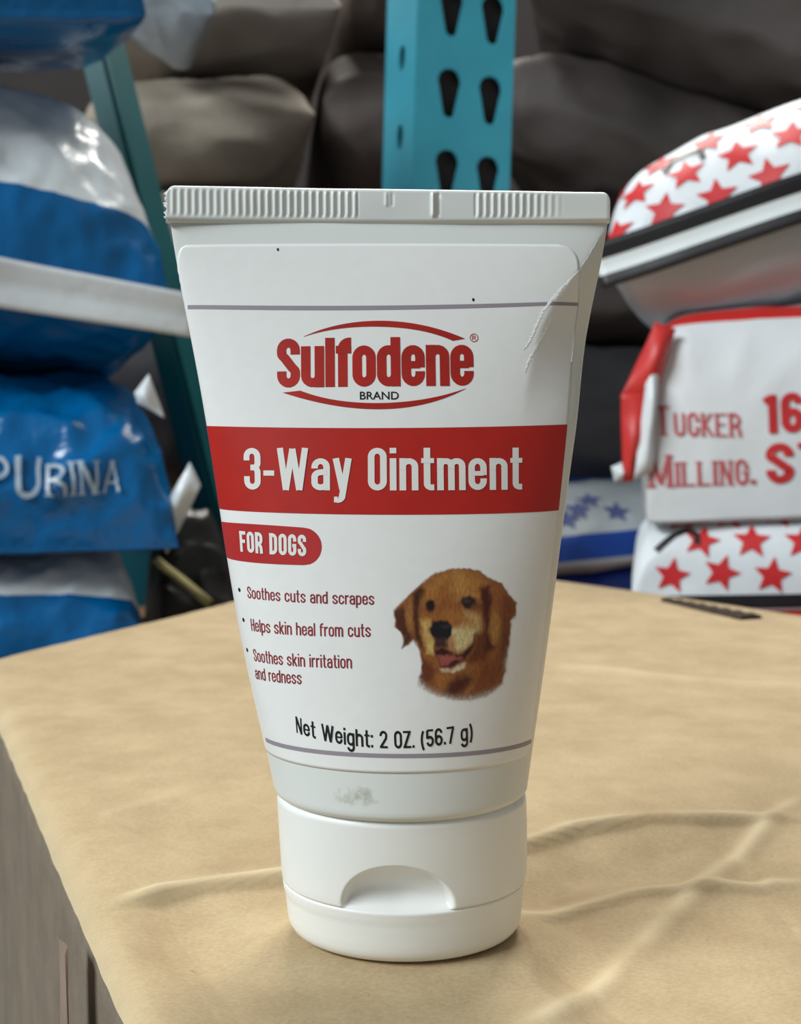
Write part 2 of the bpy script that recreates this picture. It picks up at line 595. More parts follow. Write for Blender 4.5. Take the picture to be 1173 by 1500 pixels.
# Coons patch between the four outline curves
T1, S1 = Tg[..., None], Sg[..., None]
P = (1 - T1) * lft[None] + T1 * rgt[None] + (1 - S1) * top_[:, None, :] + S1 * bot_[:, None, :] \
    - ((1 - T1) * (1 - S1) * Lc + (1 - T1) * S1 * N_ + T1 * (1 - S1) * Fc_ + T1 * S1 * Rn)
X, Y = P[..., 0], P[..., 1]
Z = np.zeros_like(X)
WEAR_LIT = np.zeros_like(X)  # crease scuffs, which also paint in the light the ridges catch
for pts, amp, wid, drop, last in CREASES:
    d, sd, t = poly_dist(X, Y, px_line(pts))
    fade = np.clip(np.minimum(t, 1 - t) * 8, 0, 1)
    nzv = np.array([noise.noise((x * 90, y * 90, 3.3)) for x, y in zip(X.ravel(), Y.ravel())]).reshape(X.shape)
    sgn = d * sd
    ridge = amp * np.exp(-((sgn + wid * .5) / wid) ** 2)
    dropv = -drop * (1 / (1 + np.exp(np.clip(-sgn / (wid * .10), -40, 40)))) * np.exp(-np.clip(sgn, 0, None) / last)
    sag_ = np.clip(sgn / .013, 0, 1)
    sag_ = sag_ * sag_ * (3 - 2 * sag_) * np.exp(-np.clip(sgn - .013, 0, None) / .03)
    WEAR_LIT = np.maximum(WEAR_LIT, min(1, amp / .0008) ** 1.5 * np.exp(-((sgn + wid * .9) / (wid * 1.05)) ** 2) * fade * np.clip(.75 + .9 * nzv, 0, 1))
    Z += (ridge + dropv - max(drop, 0) * 1.3 * sag_) * fade * (1 + 0.45 * nzv)
low = np.array([noise.noise((x * 14, y * 14, 0.7)) for x, y in zip(X.ravel(), Y.ravel())]).reshape(X.shape)
mid = np.array([noise.noise((x * 55, y * 55, 5.7)) for x, y in zip(X.ravel(), Y.ravel())]).reshape(X.shape)
Z += 0.0007 * low + 0.00010 * mid
# the tube stands on a flat spot
rr_ = np.hypot(X - 0.001, (Y) / 0.8)
flat = 1 / (1 + np.exp((rr_ - 0.021) / 0.002))
Z = Z * (1 - flat) + (-0.00015) * flat
# rounded, slightly crushed edges of the top panel
edge = np.minimum(Tg * np.linalg.norm(Fc_ - Lc), (Sg) * 1.0 * np.linalg.norm(N_ - Lc))
edge = np.minimum(edge, (1 - Tg) * 0.33)
jag = np.array([noise.noise((x * 160, y * 160, 9.1)) for x, y in zip(X.ravel(), Y.ravel())]).reshape(X.shape)
Z -= 0.0035 * np.exp(-edge / 0.0022) * (1 + .18 * jag)
P[..., 2] = Z


def cardboard(name, base, dark, wear_lit=None):
    k = NT(name)
    tc = k.n('ShaderNodeTexCoord')
    n1 = k.n('ShaderNodeTexNoise'); n1.inputs['Scale'].default_value = 60; n1.inputs['Detail'].default_value = 6; n1.inputs['Roughness'].default_value = .65
    mp = k.n('ShaderNodeMapping'); mp.inputs['Scale'].default_value = (1300, 2000, 1500); mp.inputs['Rotation'].default_value = (0, 0, 0.15)
    n2 = k.n('ShaderNodeTexNoise'); n2.inputs['Scale'].default_value = 1; n2.inputs['Detail'].default_value = 4; n2.inputs['Roughness'].default_value = .7
    k.l(tc.outputs['Object'], n1.inputs['Vector']); k.l(tc.outputs['Object'], mp.inputs[0]); k.l(mp.outputs[0], n2.inputs['Vector'])
    a = k.n('ShaderNodeMath', operation='MULTIPLY_ADD'); a.inputs[1].default_value = 0.45
    k.l(n2.outputs['Fac'], a.inputs[0])
    b = k.n('ShaderNodeMath', operation='MULTIPLY'); b.inputs[1].default_value = 0.55
    k.l(n1.outputs['Fac'], b.inputs[0]); k.l(b.outputs[0], a.inputs[2])
    cr = k.n('ShaderNodeValToRGB')
    cr.color_ramp.elements[0].position = .38; cr.color_ramp.elements[0].color = dark
    cr.color_ramp.elements[1].position = .62; cr.color_ramp.elements[1].color = base
    k.l(a.outputs[0], cr.inputs[0])
    # sparse dark fibres
    vo = k.n('ShaderNodeTexNoise'); vo.inputs['Scale'].default_value = 700; vo.inputs['Detail'].default_value = 2
    k.l(tc.outputs['Object'], vo.inputs['Vector'])
    c2 = k.n('ShaderNodeValToRGB'); c2.color_ramp.elements[0].position = .20; c2.color_ramp.elements[0].color = (.6, .55, .5, 1)
    c2.color_ramp.elements[1].position = .27; c2.color_ramp.elements[1].color = (1, 1, 1, 1)
    k.l(vo.outputs['Fac'], c2.inputs[0])
    mx = k.n('ShaderNodeMix', data_type='RGBA', blend_type='MULTIPLY'); mx.inputs[0].default_value = .8
    if wear_lit:
        at_ = k.n('ShaderNodeVertexColor', layer_name='scuff_lit')
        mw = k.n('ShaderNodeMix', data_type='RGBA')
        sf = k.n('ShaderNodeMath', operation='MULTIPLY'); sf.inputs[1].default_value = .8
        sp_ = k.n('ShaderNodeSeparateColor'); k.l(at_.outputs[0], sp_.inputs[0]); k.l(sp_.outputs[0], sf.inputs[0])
        k.l(sf.outputs[0], mw.inputs[0]); k.l(cr.outputs[0], mw.inputs[6]); mw.inputs[7].default_value = wear_lit
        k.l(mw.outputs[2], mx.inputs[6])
    else:
        k.l(cr.outputs[0], mx.inputs[6])
    k.l(c2.outputs[0], mx.inputs[7])
    k.l(mx.outputs[2], k.p.inputs['Base Color'])
    k.p.inputs['Roughness'].default_value = .78
    k.p.inputs['Specular IOR Level'].default_value = .25
    bp = k.n('ShaderNodeBump'); bp.inputs['Strength'].default_value = .35; bp.inputs['Distance'].default_value = .00025
    k.l(a.outputs[0], bp.inputs['Height']); k.l(bp.outputs[0], k.p.inputs['Normal'])
    return k.m


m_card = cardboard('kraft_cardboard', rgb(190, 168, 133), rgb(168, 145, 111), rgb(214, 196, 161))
m_cardshade = cardboard('kraft_cardboard_shaded', rgb(136, 123, 108), rgb(116, 104, 90))  # same kraft, made darker and greyer so the sides look shaded
m_cardedge = mat('corrugated_edge', rgb(104, 78, 52), .9, .3, 300)
m_tape = mat('paper_tape', rgb(146, 127, 112), .45, .15, 60)
box = empty('cardboard_box', tuple((Lc + Fc_ + N_ + Rn) / 4 * np.array([1, 1, 0]) + np.array([0, 0, FLOOR_Z])))
tag(box, 'large creased brown cardboard box that the white ointment tube stands on', 'box')
boff = np.array(box.location)
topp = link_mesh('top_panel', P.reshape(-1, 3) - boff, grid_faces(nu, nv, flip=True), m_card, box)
ca = topp.data.color_attributes.new('scuff_lit', 'FLOAT_COLOR', 'POINT')
wr_ = np.clip(WEAR_LIT + .7 * np.exp(-np.minimum(Tg, Sg + 1) * .45 / .003), 0, 1).ravel()
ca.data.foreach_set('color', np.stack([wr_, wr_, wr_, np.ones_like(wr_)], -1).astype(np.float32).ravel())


def box_side(name, a, b, m, z1=-0.0030, z0=FLOOR_Z, n=60):
    vs = []
    ln = np.linalg.norm(b - a)
    nrm = np.array([(b - a)[1], -(b - a)[0], 0]) / ln
    for j in range(25):
        q = j / 24
        for i in range(n):
            p = a + (b - a) * i / (n - 1)
            zz = z1 + (z0 - z1) * q ** 1.5
            w = 0.0012 * noise.noise((p[0] * 25, p[1] * 25, zz * 25)) * min(1, q * 4)
            rim = -0.0016 * math.exp(-q * 50)
            pp = p + nrm * (w + rim)
            vs.append((pp[0] - boff[0], pp[1] - boff[1], zz - boff[2]))
    return link_mesh(name, vs, grid_faces(n, 25), m, box)


box_side('side_panel', Lc, N_, m_cardshade)
box_side('side_panel', N_, Rn, m_cardshade)
box_side('side_panel', Rn, Rc, m_cardshade)
box_side('side_panel', Rc, Fc_, m_cardshade)
box_side('side_panel', Fc_, Lc, m_cardshade)
# worn paper tape running down the left face of the box
pa = WZ(100, 1322); pb_dir = adir
nrmA = np.array([-(-adir[1]), -adir[0], 0]); nrmA = np.array([adir[1], -adir[0], 0]); nrmA = nrmA if nrmA[0] < 0 else -nrmA
tv = []
for j in range(40):
    zz = -0.002 - 0.2 * j / 39
    for i in range(7):
        p = pa + adir * (0.006 + i * 0.0012 + 0.0006 * math.sin(j * .8)) + nrmA * (0.0021 + 0.0004 * math.sin(i * 1.3 + j * .4))
        tv.append((p[0] - boff[0], p[1] - boff[1], zz - boff[2]))
link_mesh('tape_strip', tv, grid_faces(7, 40), m_tape, box)
# dark strip standing in for the shaded flap gap along the right rear edge
sv = []
sa, sb = WZ(978, 881), WZ(1116, 906)
wdir = np.array([adir[1], -adir[0], 0]); wdir = wdir if wdir[1] < 0 else -wdir
n = 30
for j in range(4):
    for i in range(n):
        f = i / (n - 1)
        p = sa + (sb - sa) * f
        wd = 0.004 + 0.008 * f
        off = [-.2, 0.1, .9, 1.0][j]
        zz = 0.0006 + [-.002, .0012, .0012, -.002][j] + .0004 * math.sin(i * 1.7)
        p = p + wdir * (off * wd)
        sv.append((p[0] - boff[0], p[1] - boff[1], zz - boff[2]))
link_mesh('slit_shade', sv, grid_faces(n, 4), mat('slit_shade_brown', rgb(52, 40, 28), .95, .4, 500), box)

# ==================================================================== OINTMENT TUBE
root = empty('ointment_tube', (0, 0, 0))
tag(root, 'white squeeze tube of dog ointment with red title band standing on its flip cap', 'tube')

left_px = [(300, 247), (325, 250), (360, 254), (425, 266), (450, 272), (500, 281), (550, 290), (625, 304), (700, 316), (750, 323.5), (850, 339), (920, 352), (1000, 369), (1080, 387), (1157, 404)]
right_px = [(300, 893), (322, 890), (356, 887), (410, 878), (470, 868), (550, 856), (620, 844), (670, 838), (756, 825), (830, 817), (920, 804), (1010, 791), (1090, 780), (1157, 770)]
lp = np.array([W(x, y, D) for y, x in left_px]); rp = np.array([W(x, y, D) for y, x in right_px])
lz, lx = lp[::-1, 2], lp[::-1, 0]
rz, rx = rp[::-1, 2], rp[::-1, 0]
ZJ = W(590, 1157, D)[2]          # tube / cap joint
ZS = W(590, 327, D)[2]           # seal line under the crimp
ZT_L, ZT_R = W(246, 273.5, D)[2], W(890, 283.5, D)[2]
B0 = 0.0139                      # half depth of the tube at the joint


PL, PR = np.polyfit((lz - .05) / .05, lx, 5), np.polyfit((rz - .05) / .05, rx, 5)


def prof(z):
    xl, xr = np.polyval(PL, (z - .05) / .05), np.polyval(PR, (z - .05) / .05)
    t = np.clip((z - ZJ) / (ZS - ZJ), 0, 1)
    b = B0 * (1 - t ** 1.25) ** 0.95 + 0.0006
    return (xl + xr) / 2, (xr - xl) / 2, b


FOLD = np.array([W(x, y, D - 0.004)[[0, 2]] for x, y in [(893, 326), (882, 344), (862, 378), (838, 408), (812, 440), (792, 480), (778, 525), (768, 575), (762, 640)]])


def fold_bend(x, z):
    """the top right corner of the tube is creased and bent back"""
    zz = FOLD[::-1, 1]; xx = FOLD[::-1, 0]
    xf = np.interp(z, zz, xx)
    fade = np.clip((z - FOLD[-1, 1]) / 0.016, 0, 1)
    fade = fade * fade * (3 - 2 * fade)
    s = np.clip(x - xf, 0, None)
    return fade * 0.55 * (np.sqrt(s * s + 0.0004 ** 2) - 0.0004)


def surf_theta(th, z, off=0.0):
    c, a, b = prof(z)
    x = c + (a + off) * np.sin(th)
    y = -(b + off) * np.cos(th)
    y = y + fold_bend(x, z)
    return np.stack([x, y, z + 0 * x], -1)


# arc length tables for the label
NZ, NTH = 160, 241
ztab = np.linspace(ZJ - 0.002, ZS, NZ)
thtab = np.linspace(-2.4, 2.4, NTH)
arc = np.zeros((NZ, NTH))
for i, z in enumerate(ztab):
    c, a, b = prof(z)
    dx, dy = np.diff(a * np.sin(thtab)), np.diff(-b * np.cos(thtab))
    s = np.concatenate([[0], np.cumsum(np.hypot(dx, dy))])
    arc[i] = s - s[NTH // 2]


def theta_of(u, z):
    u = np.asarray(u, float); z = np.asarray(z, float) + 0 * u
    fi = np.clip((z - ztab[0]) / (ztab[1] - ztab[0]), 0, NZ - 1.001)
    i0 = fi.astype(int); f = fi - i0
    out = np.zeros(u.shape)
    for i in np.unique(i0):
        m = i0 == i
        t0 = np.interp(u[m], arc[i], thtab); t1 = np.interp(u[m], arc[i + 1], thtab)
        out[m] = t0 * (1 - f[m]) + t1 * f[m]
    return out


def surf(u, z, off=0.0):
    u = np.asarray(u, float); z = np.asarray(z, float)
    return surf_theta(theta_of(u, z), z, off)


# pixel -> label coordinates
gu = np.linspace(-0.040, 0.040, 401); gz = np.linspace(ZJ - .001, ZS, 401)
GU, GZ = np.meshgrid(gu, gz)
GP = surf(GU.ravel(), GZ.ravel(), 0.0001).reshape(GU.shape + (3,))
GX, GY = to_px(GP)
GFRONT = np.gradient(GX, axis=1) > 0


def inv(px, py):
    d = (GX - px) ** 2 + (GY - py) ** 2 + np.where(GFRONT, 0, 1e6)
    j, i = np.unravel_index(np.argmin(d), d.shape)
    j = min(max(j, 1), 399); i = min(max(i, 1), 399)
    ax, ay = (GX[j, i + 1] - GX[j, i - 1]) / 2, (GY[j, i + 1] - GY[j, i - 1]) / 2
    bx, by = (GX[j + 1, i] - GX[j - 1, i]) / 2, (GY[j + 1, i] - GY[j - 1, i]) / 2
    det = ax * by - bx * ay
    ex, ey = px - GX[j, i], py - GY[j, i]
    di = np.clip((ex * by - bx * ey) / det, -1, 1); dj = np.clip((ax * ey - ay * ex) / det, -1, 1)
    return np.array([gu[i] + di * (gu[1] - gu[0]), gz[j] + dj * (gz[1] - gz[0])])


# --- materials
k = NT('white_tube_plastic')
k.p.inputs['Base Color'].default_value = rgb(226, 228, 224)
k.p.inputs['Roughness'].default_value = .36
k.p.inputs['Subsurface Weight'].default_value = .15
k.p.inputs['Subsurface Radius'].default_value = (.002, .002, .0018)
# small greenish smudge near the shoulder
sm = inv(521, 1166)
smp = surf(np.array([sm[0]]), np.array([sm[1]]))[0]
tc = k.n('ShaderNodeTexCoord')
mp = k.n('ShaderNodeMapping')
mp.inputs['Location'].default_value = (-smp[0] / .0040, -smp[1] / .0040, -smp[2] / .0019)
mp.inputs['Scale'].default_value = (1 / .0040, 1 / .0040, 1 / .0019)
k.l(tc.outputs['Object'], mp.inputs[0])
ln_ = k.n('ShaderNodeVectorMath', operation='LENGTH'); k.l(mp.outputs[0], ln_.inputs[0])
nz = k.n('ShaderNodeTexNoise'); nz.inputs['Scale'].default_value = 900; nz.inputs['Detail'].default_value = 5
k.l(tc.outputs['Object'], nz.inputs['Vector'])
ad = k.n('ShaderNodeMath', operation='MULTIPLY_ADD'); ad.inputs[1].default_value = 2.4
k.l(nz.outputs['Fac'], ad.inputs[0]); k.l(ln_.outputs['Value'], ad.inputs[2])
cr = k.n('ShaderNodeValToRGB')
cr.color_ramp.elements[0].position = .30; cr.color_ramp.elements[0].color = rgb(168, 170, 152)
cr.color_ramp.elements[1].position = .62; cr.color_ramp.elements[1].color = rgb(222, 225, 222)
mr = k.n('ShaderNodeMath', operation='MULTIPLY'); mr.inputs[1].default_value = .33
k.l(ad.outputs[0], mr.inputs[0]); k.l(mr.outputs[0], cr.inputs[0]); k.l(cr.outputs[0], k.p.inputs['Base Color'])
m_tube = k.m
m_label = mat('white_label_paper', rgb(236, 236, 234), .34, .015, 500, .08, 900, .0001)
m_cap = mat('white_cap_plastic', rgb(238, 239, 236), .30, 0, 1, .05, 1500, .0001, sss=.1)
m_red = mat('printed_dark_red', rgb(180, 32, 22), .36, .05, 300)
m_badge = mat('printed_badge_red', rgb(180, 42, 42), .36, .05, 300)
m_logo = mat('printed_logo_red', rgb(172, 34, 24), .36, .16, 120)
m_btext = mat('printed_maroon', rgb(140, 34, 42), .4)
m_white = mat('printed_white', rgb(232, 230, 226), .36)
m_black = mat('printed_black', rgb(22, 22, 24), .4)
m_grey = mat('printed_grey', rgb(150, 142, 150), .4)
m_crease = mat('stress_whitened_plastic', rgb(252, 252, 250), .25)

# --- tube body
NT_, NB = 180, 150
zz = np.concatenate([[ZJ - .0002, ZJ + .0001, ZJ + .0005], np.linspace(ZJ + .001, ZS, NB)])
th = np.linspace(-math.pi, math.pi, NT_, endpoint=False)
rows = []
for i, z in enumerate(zz):
    shrink = [0.0016, 0.0007, 0.0002][i] if i < 3 else 0
    rows.append(surf_theta(th, np.full(NT_, z), -shrink))
V = np.concatenate(rows)
body = link_mesh('tube_body', V, grid_faces(NT_, len(zz), True), m_tube, root)

# --- crimp (flat heat seal)
NXC, NZC = 700, 26
xs_l, xs_r = W(246.5, 300, D)[0], W(892, 300, D)[0]
fx = np.linspace(0, 1, NXC)
front, back = [], []
mask_px = lambda px: (np.clip((px - 252) / 8, 0, 1) * np.clip((528 - px) / 4, 0, 1) * (0.55 + 0.45 * np.clip((px - 330) / 100, 0, 1))
                      + np.clip((px - 690) / 4, 0, 1) * np.clip((822 - px) / 60, 0, 1))
rng = np.random.default_rng(4)
jagl = rng.normal(0, 1, NZC)
for j in range(NZC):
    q = j / (NZC - 1)
    row_f, row_b = [], []
    for i in range(NXC):
        f = fx[i]
        zt = ZT_L + (ZT_R - ZT_L) * f
        zb = W(590, 330 - 3 * (2 * f - 1) ** 2, D)[2]
        # rounded upper corners
        ex = min(f, 1 - f) * (xs_r - xs_l)
        rc = 0.0011
        if ex < rc: zt -= rc - math.sqrt(max(0, rc * rc - (rc - ex) ** 2))
        z = zb + (zt - zb) * q
        x = xs_l + (xs_r - xs_l) * f
        if i == 0: x += 0.00022 * jagl[j] - 0.0001
        px = 586.5 + F_PX * x / D
        mk = float(mask_px(px))
        ph = 2 * math.pi * x / 0.00101
        vert = max(0.0, min(1.0, (q - .16) / .1)) * max(0.0, min(1.0, (0.93 - q) / .1))
        rg = mk * vert * 0.00017 * (math.sin(ph) + .35 * math.sin(ph * .5 + 1.3) * noise.noise((x * 300, 0, 2)))
        th_ = 0.00105
        if q < .10: th_ = 0.0006 + 0.00045 * (q / .1)
        # the centre fold and two faint marks
        for cx, am in ((633, .0004), (641, -.00025), (566, .00012), (575, -.0001)):
            rg -= am * math.exp(-((px - cx) / 2.4) ** 2) * (vert if cx > 600 else vert * (q > .5))
        rg += 0.00010 * noise.noise((x * 120, z * 260, 4))
        sw = 0.0005 * noise.noise((x * 40, 0, 8)) + fold_bend(np.array([x]), np.array([ZS]))[0] * .8
        edge_r = 0.0004 * max(0, (q - .94) / .06)
        row_f.append((x, -th_ + rg + sw + edge_r, z))
        row_b.append((x, th_ * .9 + sw - edge_r, z))
    front += row_f
    back += row_b
Vc = front + back
Fq = grid_faces(NXC, NZC) + grid_faces(NXC, NZC, flip=True, off=len(front))
o = len(front)
for i in range(NXC - 1):
    Fq.append((i + 1, i, o + i, o + i + 1))
    a = (NZC - 1) * NXC + i
    Fq.append((a, a + 1, o + a + 1, o + a))
for j in range(NZC - 1):
    a = j * NXC
    Fq.append((a, a + NXC, o + a + NXC, o + a))
    a += NXC - 1
    Fq.append((a + NXC, a, o + a, o + a + NXC))
link_mesh('crimp_seal', Vc, Fq, m_tube, root)

# --- label
lab_bot = inv(602, 1133)[1]
lab_top = inv(560, 357)[1]
r_edge = np.array([inv(x, y) for x, y in [(848, 386), (848, 445), (831, 622), (818, 749), (779, 1077), (775, 1112)]])
ore = np.argsort(r_edge[:, 1])


def u_right(z): return np.interp(z, r_edge[ore, 1], r_edge[ore, 0])


tlc = inv(258, 362)[0]


def u_left(z):
    """label edge on the left, just round the corner of the tube"""
    t = np.clip((z - lab_bot) / (lab_top - lab_bot), 0, 1)
    return np.interp(t, [0, .25, .6, .85, .96, 1], [-.0255, -.0262, -.0293, -.0312, tlc, tlc])


NU, NV = 150, 180
lz_ = np.linspace(lab_bot, lab_top, NV)
LV = []
OFF_L, OFF_P, OFF_T = 0.00008, 0.00012, 0.00018
for z in lz_:
    ul, ur = float(u_left(z)), float(u_right(z))
    rc = 0.0028
    dz = lab_top - z
    if dz < rc: ur -= rc - math.sqrt(max(0, rc * rc - (rc - dz) ** 2)); ul += .5 * (rc - math.sqrt(max(0, rc * rc - (rc - dz) ** 2)))
    dz = z - lab_bot
    if dz < .001: ur -= .001 - dz
    LV.append(surf(np.linspace(ul, ur, NU), np.full(NU, z), OFF_L))
LV = np.concatenate(LV)
Lf = grid_faces(NU, NV)
nL = len(LV)
# rim down to the tube
rim = []
ring = [i for i in range(NU)] + [j * NU + NU - 1 for j in range(1, NV)] + [(NV - 1) * NU + i for i in range(NU - 2, -1, -1)] + [j * NU for j in range(NV - 2, 0, -1)]
cen = LV.mean(0)
low_ring = LV[ring].copy()
for q in range(len(ring)):
    p = low_ring[q]
    c, a, b = prof(p[2])
    nv_ = np.array([(p[0] - c) / a ** 2, p[1] / b ** 2, 0]); nv_ /= np.linalg.norm(nv_) + 1e-12
    low_ring[q] = p - nv_ * .00010
LVV = np.concatenate([LV, low_ring])
for q in range(len(ring)):
    q2 = (q + 1) % len(ring)
    Lf.append((ring[q2], ring[q], nL + q, nL + q2))
label = link_mesh('label', LVV, Lf, m_label, root)


def band_patch(name, ufun0, ufun1, zfun0, zfun1, m, off=OFF_P, n_u=140, n_v=24, round_right=False):
    """a printed strip on the label between two heights; u and z limits may vary along it"""
    vs = []
    for j in range(n_v):
        q = j / (n_v - 1)
        f = np.linspace(0, 1, n_u)
        zm = zfun0(.5) + (zfun1(.5) - zfun0(.5)) * q
        u0, u1 = ufun0(zm), ufun1(zm)
        if round_right:
            hh = abs(zfun1(1) - zfun0(1)) / 2
            u1 = u1 - hh + math.sqrt(max(0, hh * hh - ((q - .5) * 2 * hh) ** 2))
        u = u0 + (u1 - u0) * f
        z = zfun0(f) + (zfun1(f) - zfun0(f)) * q
        vs.append(surf(u, z, off))
    return link_mesh(name, np.concatenate(vs), grid_faces(n_u, n_v), m, label)


def zcurve(pts):
    """height along a printed edge given by photo points (left to right), as a function of the fraction of the strip"""
    P_ = np.array([inv(*p) for p in pts])
    f = np.array([p[0] for p in P_]); z = P_[:, 1]
    co = np.polyfit(f, z, 2 if len(pts) > 2 else 1)
    return co


def strip(name, top_pts, bot_pts, u0, u1, m, **kw):
    ct, cb = zcurve(top_pts), zcurve(bot_pts)
    zm = np.polyval(ct, 0)
    ua = u0(zm) if callable(u0) else u0
    ub = u1(zm) if callable(u1) else u1
    g = lambda co: (lambda f: np.polyval(co, ua + (ub - ua) * np.asarray(f)))
    f0 = u0 if callable(u0) else (lambda z: u0)
    f1 = u1 if callable(u1) else (lambda z: u1)
    return band_patch(name, f0, f1, g(cb), g(ct), m, **kw)


strip('upper_rule', [(300, 447), (560, 447), (700, 446), (820, 442)], [(300, 453), (560, 453), (700, 452), (820, 447)], lambda z: inv(275, 450)[0], lambda z: float(u_right(z)) - .0001, m_grey, n_v=4)
strip('title_band', [(330, 625), (450, 626), (570, 627), (700, 626), (815, 622)], [(340, 748), (450, 752), (570, 754), (700, 753), (800, 749)], u_left, u_right, m_red)
strip('badge', [(345, 766), (400, 769), (452, 772)], [(355, 822), (400, 826), (452, 828)], u_left, inv(471, 800)[0], m_badge, round_right=True, n_v=40)
strip('lower_rule', [(405, 1087), (500, 1101), (613, 1104), (700, 1100), (765, 1088)], [(405, 1093), (500, 1107), (613, 1110), (700, 1106), (765, 1094)], inv(389, 1082)[0], u_right, m_grey, n_v=4)


def surf_layers(u, z, off, V2):
    """overlapping pen strokes lie a few thousandths of a millimetre over each other, like layers of ink"""
    p = surf(u, z, off)
    if V2.shape[1] > 2:
        q = surf(u, z, off + 0.00005)
        p = p + (q - p) / 0.00005 * (V2[:, 2:3] * 0.000015)
    return p


def place_text(name, VF, p0, p1, ptop, m, off=OFF_P, width=None, slant=0.0, parent=None, extra=None):
    """fit lettering between photo points p0 (left end of the baseline) and p1 (right end); ptop = a point on the cap line"""
    V2, F2, wd = VF
    a, b, c = inv(*p0), inv(*p1), inv(*ptop)
    s = V2[:, 0] / wd
    u = a[0] + (b[0] - a[0]) * s
    zb_at = lambda uu: a[1] + (b[1] - a[1]) * (uu - a[0]) / (b[0] - a[0])
    hcap = c[1] - zb_at(c[0])
    z = a[1] + (b[1] - a[1]) * s + V2[:, 1] * hcap
    if extra is not None: z = z + extra(s)
    if slant: u = u + slant * V2[:, 1] * hcap
    return link_mesh(name, surf_layers(u, z, off, V2), F2, m, parent or label, smooth=True)


# logo
lv, lf, lw = stroke_text('Sulfodene', w=.455, s=.186, h=1.0, xh=.835, gap=.022)
# the capital is larger than the rest
place_text('logo_lettering', (lv, lf, lw), (406, 568), (694, 565), (550, 494), m_logo)


def swoosh(name, top, bot, m):
    """crescent between two photo curves"""
    vs = []
    n = 60
    tp, bp_ = np.array(top, float), np.array(bot, float)

    def samp(pp, f):
        d = np.concatenate([[0], np.cumsum(np.hypot(*np.diff(pp, axis=0).T))]); d /= d[-1]
        # Catmull-Rom like smoothing through numpy polyfit
        cx, cy = np.polyfit(d, pp[:, 0], 4), np.polyfit(d, pp[:, 1], 4)
        return np.polyval(cx, f), np.polyval(cy, f)
    f = np.linspace(0, 1, n)
    tx, ty = samp(tp, f); bx, by = samp(bp_, f)
    for j in range(5):
        q = j / 4
        uv = np.array([inv(x, y) for x, y in zip(bx + (tx - bx) * q, by + (ty - by) * q)])
        vs.append(surf(uv[:, 0], uv[:, 1], OFF_P))
    return link_mesh(name, np.concatenate(vs), grid_faces(n, 5), m, label)


swoosh('logo_swoosh', [(445, 493), (475, 481), (515, 473), (560, 470), (610, 474), (650, 485), (681, 496)], [(445, 493.5), (478, 484), (515, 480), (560, 478.5), (605, 482), (640, 491), (663, 499)], m_logo)
swoosh('logo_swoosh', [(440, 572), (470, 582), (510, 588), (560, 590), (610, 587), (650, 578), (682, 569)], [(414, 575), (455, 587), (505, 596), (560, 599), (615, 594), (652, 582), (682, 569.5)], m_logo)
place_text('brand_lettering', font_text('BRAND', .012), (527, 585), (584, 585), (555, 573.5), m_black)
place_text('registered_mark', font_text('®', .0), (688, 501), (700.5, 501), (694, 489), m_logo)
# title
tv_, tf_, tw_ = stroke_text('3-Way Ointment', w=.39, s=.137, h=1.0, xh=.755, gap=.062)
place_text('title_lettering', (tv_, tf_, tw_), (359, 717), (764, 717), (560, 656), m_white, OFF_T, extra=lambda s: 0)
tv_, tf_, tw_ = stroke_text('FOR DOGS', w=.43, s=.165, h=1.0, xh=.75, gap=.07)
place_text('badge_lettering', (tv_, tf_, tw_), (353, 808), (449, 815), (400, 781), m_white, OFF_T)
# bullet lines
for txt, a, b, c in (('Soothes cuts and scrapes', (363, 876), (548, 886), (455, 865.5)),
                     ('Helps skin heal from cuts', (368.5, 924), (543, 933), (455, 912.5)),
                     ('Soothes skin irritation', (372.5, 968), (515.5, 979), (445, 958)),
                     ('and redness', (375, 994), (442, 1002.5), (408, 981.5))):
    place_text('claim_lettering', stroke_text(txt, w=.43, s=.118, sh=.098, xh=.74, gap=.075), a, b, c, m_btext)
for x, y in ((350.5, 864), (356.5, 908), (362, 952)):
    c = inv(x, y)
    vs = [surf(np.array([c[0] + .0003 * math.cos(i * math.pi / 6)]), np.array([c[1] + .0003 * math.sin(i * math.pi / 6)]), OFF_P)[0] for i in range(12)]
    link_mesh('bullet_dot', vs, [tuple(range(12))], m_black, label)
place_text('weight_lettering', stroke_text('Net Weight: 2 OZ. (56.7 g)', w=.55, s=.152, sh=.122, xh=.74, gap=.085), (434, 1073), (692, 1082.5), (560, 1060.5), m_black, extra=lambda s: -.0009 * 4 * s * (1 - s))
for x, y, r in ((407, 365.5, .00016), (693, 439, .00017), (683, 1168, .00014)):
    c = inv(x, y)
    if c[1] < lab_bot: continue
    vs = [surf(np.array([c[0] + r * math.cos(i * math.pi / 5)]), np.array([c[1] + 1.4 * r * math.sin(i * math.pi / 5)]), OFF_P)[0] for i in range(10)]
    link_mesh('ink_speck', vs, [tuple(range(10))], m_black, label)

# --- crease marks on the bent corner
rnd = random.Random(3)


